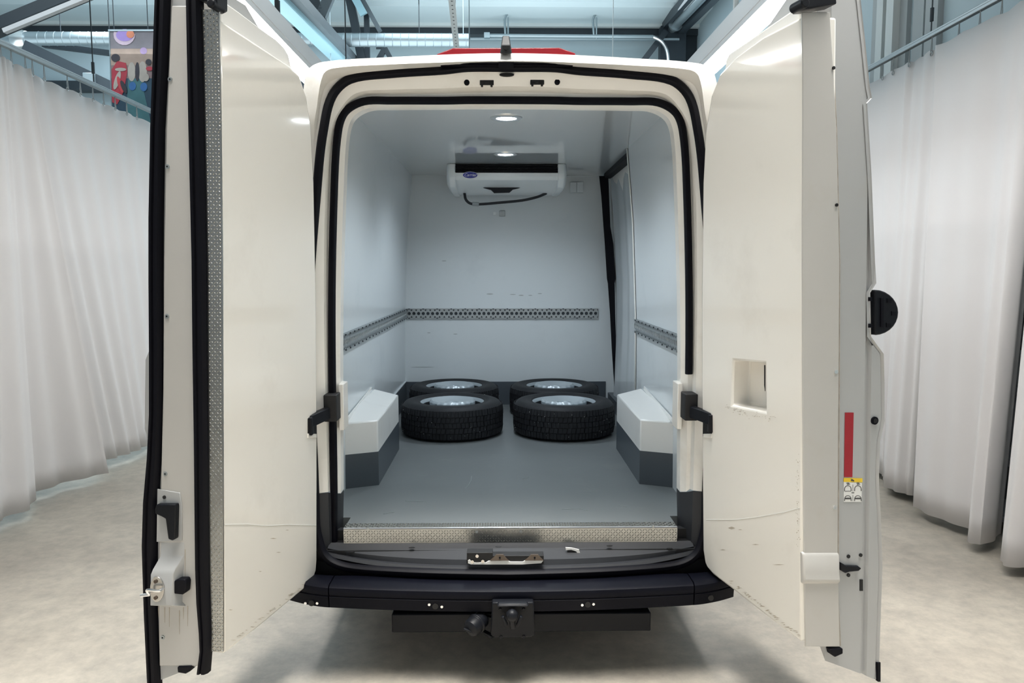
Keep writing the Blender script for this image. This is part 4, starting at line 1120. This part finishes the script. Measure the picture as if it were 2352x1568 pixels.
curtain('curtain', 'nearest white curtain cut off by the right edge of the photo',
        [(RXC + .03, yr(2420)), (RXC - .04, yr(2412)), (RXC - .02, yr(2470)), (RXC, yr(2600)), (RXC, 2.9), (RXC, 2.2)],
        [(pz(2312, 1270)[0] + .05, pz(2312, 1270)[1]), pz(2299, 1288), pz(2322, 1302), pz(2380, 1305), (2.95, 2.9), (2.95, 2.2)],
        zRt, .06, amp=.008, waves=5, hooks=[(RXC, yr(px)) for px in (2430, 2560)], railz=zR)
for x, z, lab, ya, yb, m_ in ((LXC, zL, 'pale metal curtain rail along the left side', 2.2, 9.6, 'chrome'), (RXC, zR, 'pale metal curtain rail along the right side', 2.0, 9.6, 'chrome')):
    r = empty('curtain_rail', (x, (ya + yb) / 2, z), lab, 'rail', 'curtain rails')
    q = MB(); q.box(x - .017, x + .017, ya, yb, z - .012, z + .012); q.box(x - .010, x + .010, ya, yb, z + .012, z + .03)
    q.build('rail_profile', M[m_], r, bevel=.004)
    for yy in ((3.2, yl(248, x), 8.4) if x < 0 else (3.0, yr(2115), 8.4)):
        q = MB(); q.tube([(x, yy, z + .02), (x, yy, CEIL)], .005, 6); q.cyl((x, yy, z + .10), (x, yy, z + .19), .013, 8); q.build('hanging_wire', M['darksteel'], r)

# dark partition and shelf seen through the gap between the right curtains
q = MB(); q.box(3.36, 3.42, 3.6, 6.2, 0, 2.25)
o = q.build('partition_panel', M['darkwall']); o['label'] = 'dark partition panel behind the gap between the right curtains'; o['category'] = 'partition'
sh = empty('shelving_rack', (3.2, 5.0, 0), 'grey metal shelving rack glimpsed in the gap between the right curtains', 'shelf')
for yy in (4.55, 5.6):
    for xx in (3.11, 3.33):
        q = MB(); q.box(xx - .015, xx + .015, yy - .015, yy + .015, 0, .93); q.build('post', M['shelf'], sh)
for zz in (.12, .48, .93):
    q = MB(); q.box(3.09, 3.35, 4.53, 5.62, zz, zz + .04); q.build('shelf_board', M['shelf'], sh, bevel=.004)
q = MB(); q.box(3.34, 3.35, 4.53, 5.62, 0, .93); q.build('back_panel', M['darkwall'], sh)
bx = empty('storage_crate', (3.2, 4.85, .97), 'grey plastic crate on top of the rack in the curtain gap', 'crate')
q = MB(); q.loft([[V((3.11, 4.66, .97)), V((3.31, 4.66, .97)), V((3.31, 5.1, .97)), V((3.11, 5.1, .97))], [V((3.10, 4.64, 1.16)), V((3.32, 4.64, 1.16)), V((3.32, 5.12, 1.16)), V((3.10, 5.12, 1.16))]], True, cap=True)
q.build('crate_body', M['box'], bx, bevel=.006)
q = MB(); q.box(3.095, 3.33, 4.63, 5.13, 1.15, 1.175); q.build('crate_rim', M['box'], bx, bevel=.004)

# ================================================================== things under the hall roof
def thing(name, label, cat, q, m_, group=None, **k):
    o = q.build(name, m_, **k); o['label'] = label; o['category'] = cat
    if group: o['group'] = group
    return o
# spiral duct
dy = 12.6
du = empty('ventilation_duct', (-4.5, dy, 5.4), 'grey spiral ventilation duct running across under the roof', 'duct')
zc = P(400, 90, dy).z
xa, xb, xm = P(-200, 90, dy).x, P(1078, 88, dy).x, P(55, 95, dy).x
q = MB(); q.cyl((xm, dy, zc), (xb, dy, zc), .105, 20); q.build('duct_pipe', M['zinc'], du, smooth=40)
q = MB(); q.cyl((xa, dy, zc - .05), (xm, dy, zc - .03), .13, 20, r2=.13); q.build('duct_pipe', M['zinc'], du, smooth=40)
q = MB(); q.lathe([(.10, .0), (.145, .0), (.155, .06), (.155, .12), (.135, .2), (.10, .2)], 20, (xm - .15, dy, zc - .02), (1, 0, 0)); q.build('duct_collar', M['alubright'], du, smooth=30)
q = MB()
k = 0
while xm + .25 + k * .13 < xb:
    x = xm + .25 + k * .13; q.lathe([(.105, -.006), (.110, 0), (.105, .006)], 20, (x, dy, zc), (1, .12, 0)); k += 1
q.build('duct_seams', M['zinc'], du, kind='stuff')
for px in (140, 700, 963):
    x = P(px, 88, dy).x; q = MB(); q.tube([(x, dy, zc + .1), (x, dy, CEIL)], .008, 6); q.build('duct_hanger', M['darksteel'], du)
# pale tray and dark truss chord left of centre
q = MB(); a, c = PZ(590, -45, 5.0), PZ(800, 160, 5.0); q.bar(a, c, .21, .05); q.bar(a + V((.10, 0, .03)), c + V((.10, 0, .03)), .02, .09); q.bar(a - V((.10, 0, -.03)), c - V((.10, 0, -.03)), .02, .09)
tray = thing('cable_tray', 'pale blue cable tray running beside the dark roof truss left of the van roof', 'tray', q, M['tray'])
tr_ = empty('roof_truss', (-2.3, 10, 5.1), 'dark grey steel roof truss with diagonal braces above the van left side', 'truss')
q = MB(); a, c = PZ(640, -45, 5.12), PZ(825, 160, 5.12); q.bar(a, c, .20, .14); q.build('lower_chord', M['greysteel'], tr_)
for (pa, pb, wd) in (((722, -10), (742, 48), .10), ((762, -20), (735, 45), .14), ((700, -20), (728, 40), .08)):
    q = MB(); q.bar(P(*pa, 11.2), P(*pb, 11.2), wd, .10, up=(0, 1, 0)); q.build('web_brace', M['greysteel'] if pa[0] > 750 else M['darksteel'], tr_)
cb = empty('steel_brace', (-2.2, 12.9, 0), 'dark steel post with slanting braces behind the van roof left of centre', 'brace')
q = MB(); q.bar(P(800, -20, 12.9), P(842, 190, 12.9), .13, .12, up=(0, 1, 0)); q.build('slanted_brace', M['darksteel'], cb)
q = MB(); p_ = P(842, 32, 12.9); q.box(p_.x - .04, p_.x + .04, 12.86, 12.94, 0, p_.z); q.build('post', M['darksteel'], cb)
q = MB(); q.bar(P(822, -20, 12.8), P(873, 72, 12.8), .07, .08, up=(0, 1, 0)); q.build('upper_brace', M['greysteel'], cb)
q = MB(); q.bar(P(815, -5, 12.75), P(836, 34, 12.75), .12, .05, up=(0, 1, 0)); q.build('pale_plate', M['tray'], cb)
q = MB(); q.bar(P(885, 110, 13.2), P(868, 140, 13.2), .08, .08, up=(0, 1, 0)); q.bar(P(884, 110, 13.2), P(900, 140, 13.2), .08, .08, up=(0, 1, 0)); q.bar(P(864, 109, 13.2), P(886, 109, 13.2), .04, .05)
p_ = P(868, 138, 13.2); q.box(p_.x - .04, p_.x + .04, 13.16, 13.24, 0, p_.z)
thing('trestle_brace', 'small dark forked brace just above the van roof edge', 'brace', q, M['darksteel'])
# left girder and dark roof beams
gb = empty('roof_girder', (-5, 8.5, 5), 'dark sloping roof girder at the upper left corner', 'beam')
q = MB(); q.bar(P(-120, 112, 8.5), P(260, -45, 8.5), .2, .115, up=(0, 0, 1)); q.build('girder_web', M['darksteel'], gb)
q = MB(); q.bar(P(10, 72, 8.4), P(290, -42, 8.4), .06, .045, up=(0, 0, 1)); q.build('pale_flange', M['housing'], gb)
q = MB(); q.bar(P(60, 108, 11.5), P(300, 222, 11.5), .15, .17, up=(0, 0, 1))
thing('roof_beam', 'dark sloping beam below the duct behind the left curtain rail', 'beam', q, M['darksteel'])
q = MB(); q.bar(P(100, 103, 12.9), P(330, 132, 12.9), .10, .08, up=(0, 0, 1))
thing('roof_beam', 'thin dark beam just under the duct left of the banner', 'beam', q, M['darksteel'])
q = MB(); a = P(192, 168, 11.4); q.box(a.x, a.x + .16, 11.36, 11.56, a.z - .14, a.z)
thing('junction_box', 'small grey box on the sloping beam behind the left curtain rail', 'box', q, M['zinc'], bevel=.01)
# perforated channel overhead
zz = 4.25
a, c = PZ(1032, -60, zz), PZ(1050, 125, zz)
ch = empty('strut_channel', (a.x, a.y, zz), 'white perforated strut channel hanging above the van roof', 'channel')
q = MB(); dd = (c - a); q.bar(a, c, .064, .035); q.build('channel_profile', M['whitesteel'], ch)
q = MB()
for i in range(22):
    p_ = a.lerp(c, (i + .5) / 22) - V((0, 0, .0185)); q.cyl(p_, p_ - V((0, 0, .002)), .009, 8)
q.build('channel_holes', M['darksteel'], ch, kind='stuff')
for t_ in (.1, .75):
    p_ = a.lerp(c, t_); q = MB(); q.tube([p_ + V((0, 0, .01)), V((p_.x, p_.y, CEIL))], .005, 6); q.build('hanging_rod', M['darksteel'], ch)
# thin rods in the middle
for px, yb_, Yv, lab in ((760, 150, 12.0, 'thin hanging rod crossing the dark roof truss'), (1064, 80, 12.2, 'thin hanging rod right of the white strut channel'), (1078, 150, 10.2, 'thin pale rod at the end of the spiral duct'), (960, 95, 12.1, None)):
    if not lab: continue
    p_ = P(px, yb_, Yv); q = MB(); q.tube([(p_.x, Yv, p_.z), (p_.x, Yv, CEIL + .02)], .007, 6); q.cyl((p_.x, Yv, p_.z + .9), (p_.x, Yv, p_.z + 1.0), .014, 8)
    thing('hanging_rod', lab, 'rod', q, M['zinc'], group=None)
# pipe with hangers
py_ = 13.6
pp = empty('door_track', (1.2, py_, 5.7), 'grey horizontal door track with curved end near the right wall', 'track')
a, c = P(1115, 82, py_), P(1500, 85, py_)
arc = [P(1500, 85, py_), P(1515, 92, py_), P(1527, 105, py_), P(1533, 122, py_), P(1535, 150, py_), P(1535, 320, py_)]
q = MB(); q.tube([a, c] , .035, 8); q.build('track_pipe', M['zinc'], pp)
q = MB(); q.tube(catmull(arc, 5), .03, 8); q.build('track_curve', M['alubright'], pp)
q = MB(); q.tube([P(1080, 90, py_ + .3), P(1560, 90, py_ + .3)], .03, 6); q.build('track_pipe', M['zinc'], pp)
for px in (1163, 1366):
    q = MB(); q.tube([P(px - 2, 88, py_), P(px - 4, 45, py_), P(px + 3, 26, py_)], .02, 6); q.tube([P(px + 4, 90, py_ ), P(px + 4, 40, py_)], .014, 6)
    p_ = P(px + 3, 26, py_); q.tube([p_, V((p_.x, p_.y, CEIL))], .012, 6); q.build('track_hanger', M['zinc'], pp)
q = MB(); q.box(P(1112, 79, py_).x, P(1125, 79, py_).x, py_ - .05, py_ + .05, P(1112, 88, py_).z, P(1112, 76, py_).z); q.build('track_stop', M['zinc'], pp)
# shaft, drum and dark header on the right wall
sf = empty('door_spring_shaft', (3.1, 12.5, 6.0), 'metal shaft with round drum in the upper right roof corner', 'shaft')
a, c = P(1544, 66, 13.9), PX(1640, -35, P(1544, 66, 13.9).x)
q = MB(); q.tube([a, c], .075, 12); q.build('shaft_tube', M['zinc'], sf)
q = MB(); q.cyl(a, a - V((0, .32, 0)), .06, 14); q.cyl(a - V((0, .26, 0)), a - V((0, .32, 0)), .125, 22); q.build('drum', M['zinc'], sf)
q = MB(); q.cyl(a - V((0, .32, 0)), a - V((0, .34, 0)), .055, 12); q.build('drum_hub', M['black'], sf)
q = MB(); q.bar(a + V((-.12, .1, .10)), c + V((-.12, 0, .10)), .08, .16); q.bar(a + V((.16, .1, .02)), c + V((.16, 0, .02)), .12, .20); q.build('dark_header', M['darksteel'], sf)
q = MB(); q.box(a.x - .2, a.x + .25, 13.9, 14.1, a.z - .55, a.z + .05); q.build('bearing_plate', M['darksteel'], sf)
q = MB(); q.bar(P(1530, 72, 13.8), P(1470, 150, 13.8), .10, .08, up=(0, 1, 0)); q.bar(P(1470, 150, 13.8), P(1440, 330, 13.8), .10, .08, up=(0, 1, 0))
thing('corner_brace', 'dark slanting brace below the round drum near the right wall', 'brace', q, M['darksteel'])
# printed banner
Yb = 9.6
bn = empty('hanging_banner', P(320, 250, Yb), 'printed picture banner hanging high behind the left curtain', 'banner')
def bq(pts, off, m_, name):
    q = MB(); q.prism([P(a, c, Yb) - V((0, off, 0)) for a, c in pts], (0, .002, 0)); q.build(name, m_, bn)
def el(cx, cy, rx, ry, n=18, rot=0): return [(cx + rx * math.cos(2*PI*i/n) * math.cos(rot) - ry * math.sin(2*PI*i/n) * math.sin(rot), cy + rx * math.cos(2*PI*i/n) * math.sin(rot) + ry * math.sin(2*PI*i/n) * math.cos(rot)) for i in range(n)]
c_ = lambda nm, r, g, bb: mat(nm, (r, g, bb), .6, var=.25, scale=9)
bq([(252, 71), (410, 71), (410, 300), (258, 290)], 0, c_('print_dusk', .19, .17, .19), 'banner_sheet')
bq([(254, 112), (408, 112), (408, 150), (255, 150)], .003, c_('print_sand', .36, .26, .21), 'printed_area')
bq([(255, 150), (408, 150), (408, 180), (256, 180)], .003, c_('print_mauve', .22, .15, .15), 'printed_area')
bq([(256, 180), (408, 180), (408, 298), (258, 288)], .003, c_('print_navy', .02, .055, .09), 'printed_area')
bq([(295, 180), (327, 180), (332, 215), (350, 296), (288, 292)], .005, c_('print_teal', .05, .15, .17), 'printed_area')
bq(el(286, 79, 25, 25)[0:10] + [(262, 73)], .005, c_('print_lilac', .55, .42, .50), 'printed_balloon')
bq(el(287, 81, 20, 14), .007, c_('print_violet', .34, .23, .55), 'printed_balloon')
bq(el(300, 79, 9, 9), .009, c_('print_orange', .65, .22, .12), 'printed_balloon')
bq(el(330, 117, 8, 8), .005, c_('print_lavender', .36, .25, .42), 'printed_balloon')
redm = c_('print_red', .38, .03, .05); dk = c_('print_dark', .03, .025, .035); cr = c_('print_cream', .40, .35, .31); bl = c_('print_blue', .03, .13, .34)
bq([(257, 160), (270, 140), (290, 145), (293, 165), (285, 210), (270, 240), (258, 235)], .007, redm, 'printed_figure')
bq(el(266, 133, 10, 9), .009, dk, 'printed_figure'); bq(el(270, 185, 6, 22, rot=.3), .011, cr, 'printed_figure'); bq(el(278, 160, 13, 4), .011, cr, 'printed_figure')
bq(el(285, 200, 5, 16, rot=-.4), .013, dk, 'printed_figure'); bq(el(277, 195, 5, 20, rot=-.3), .012, c_('print_crimson', .50, .05, .06), 'printed_figure')
bq(el(303, 165, 9, 22), .007, cr, 'printed_figure'); bq(el(328, 165, 10, 24), .007, cr, 'printed_figure'); bq(el(316, 165, 5, 22), .009, dk, 'printed_figure')
bq(el(305, 198, 8, 10), .009, bl, 'printed_figure'); bq(el(331, 200, 8, 10), .009, bl, 'printed_figure'); bq(el(342, 143, 7, 7), .011, dk, 'printed_figure'); bq(el(344, 158, 8, 5), .011, redm, 'printed_figure'); bq(el(336, 178, 7, 9), .011, cr, 'printed_figure')
q = MB(); q.bar(P(249, 70, Yb), P(412, 70, Yb), .02, .02); q.build('banner_bar', M['zinc'], bn)
for px in (251, 262, 340, 405):
    p_ = P(px, 70, Yb); q = MB(); q.tube([p_, V((p_.x, p_.y, CEIL))], .006, 6); q.build('banner_wire', M['darksteel'], bn)
p_ = P(251, 70, Yb); q = MB(); q.tube([p_, P(258, 290, Yb)], .008, 6); q.build('banner_edge', M['zinc'], bn)
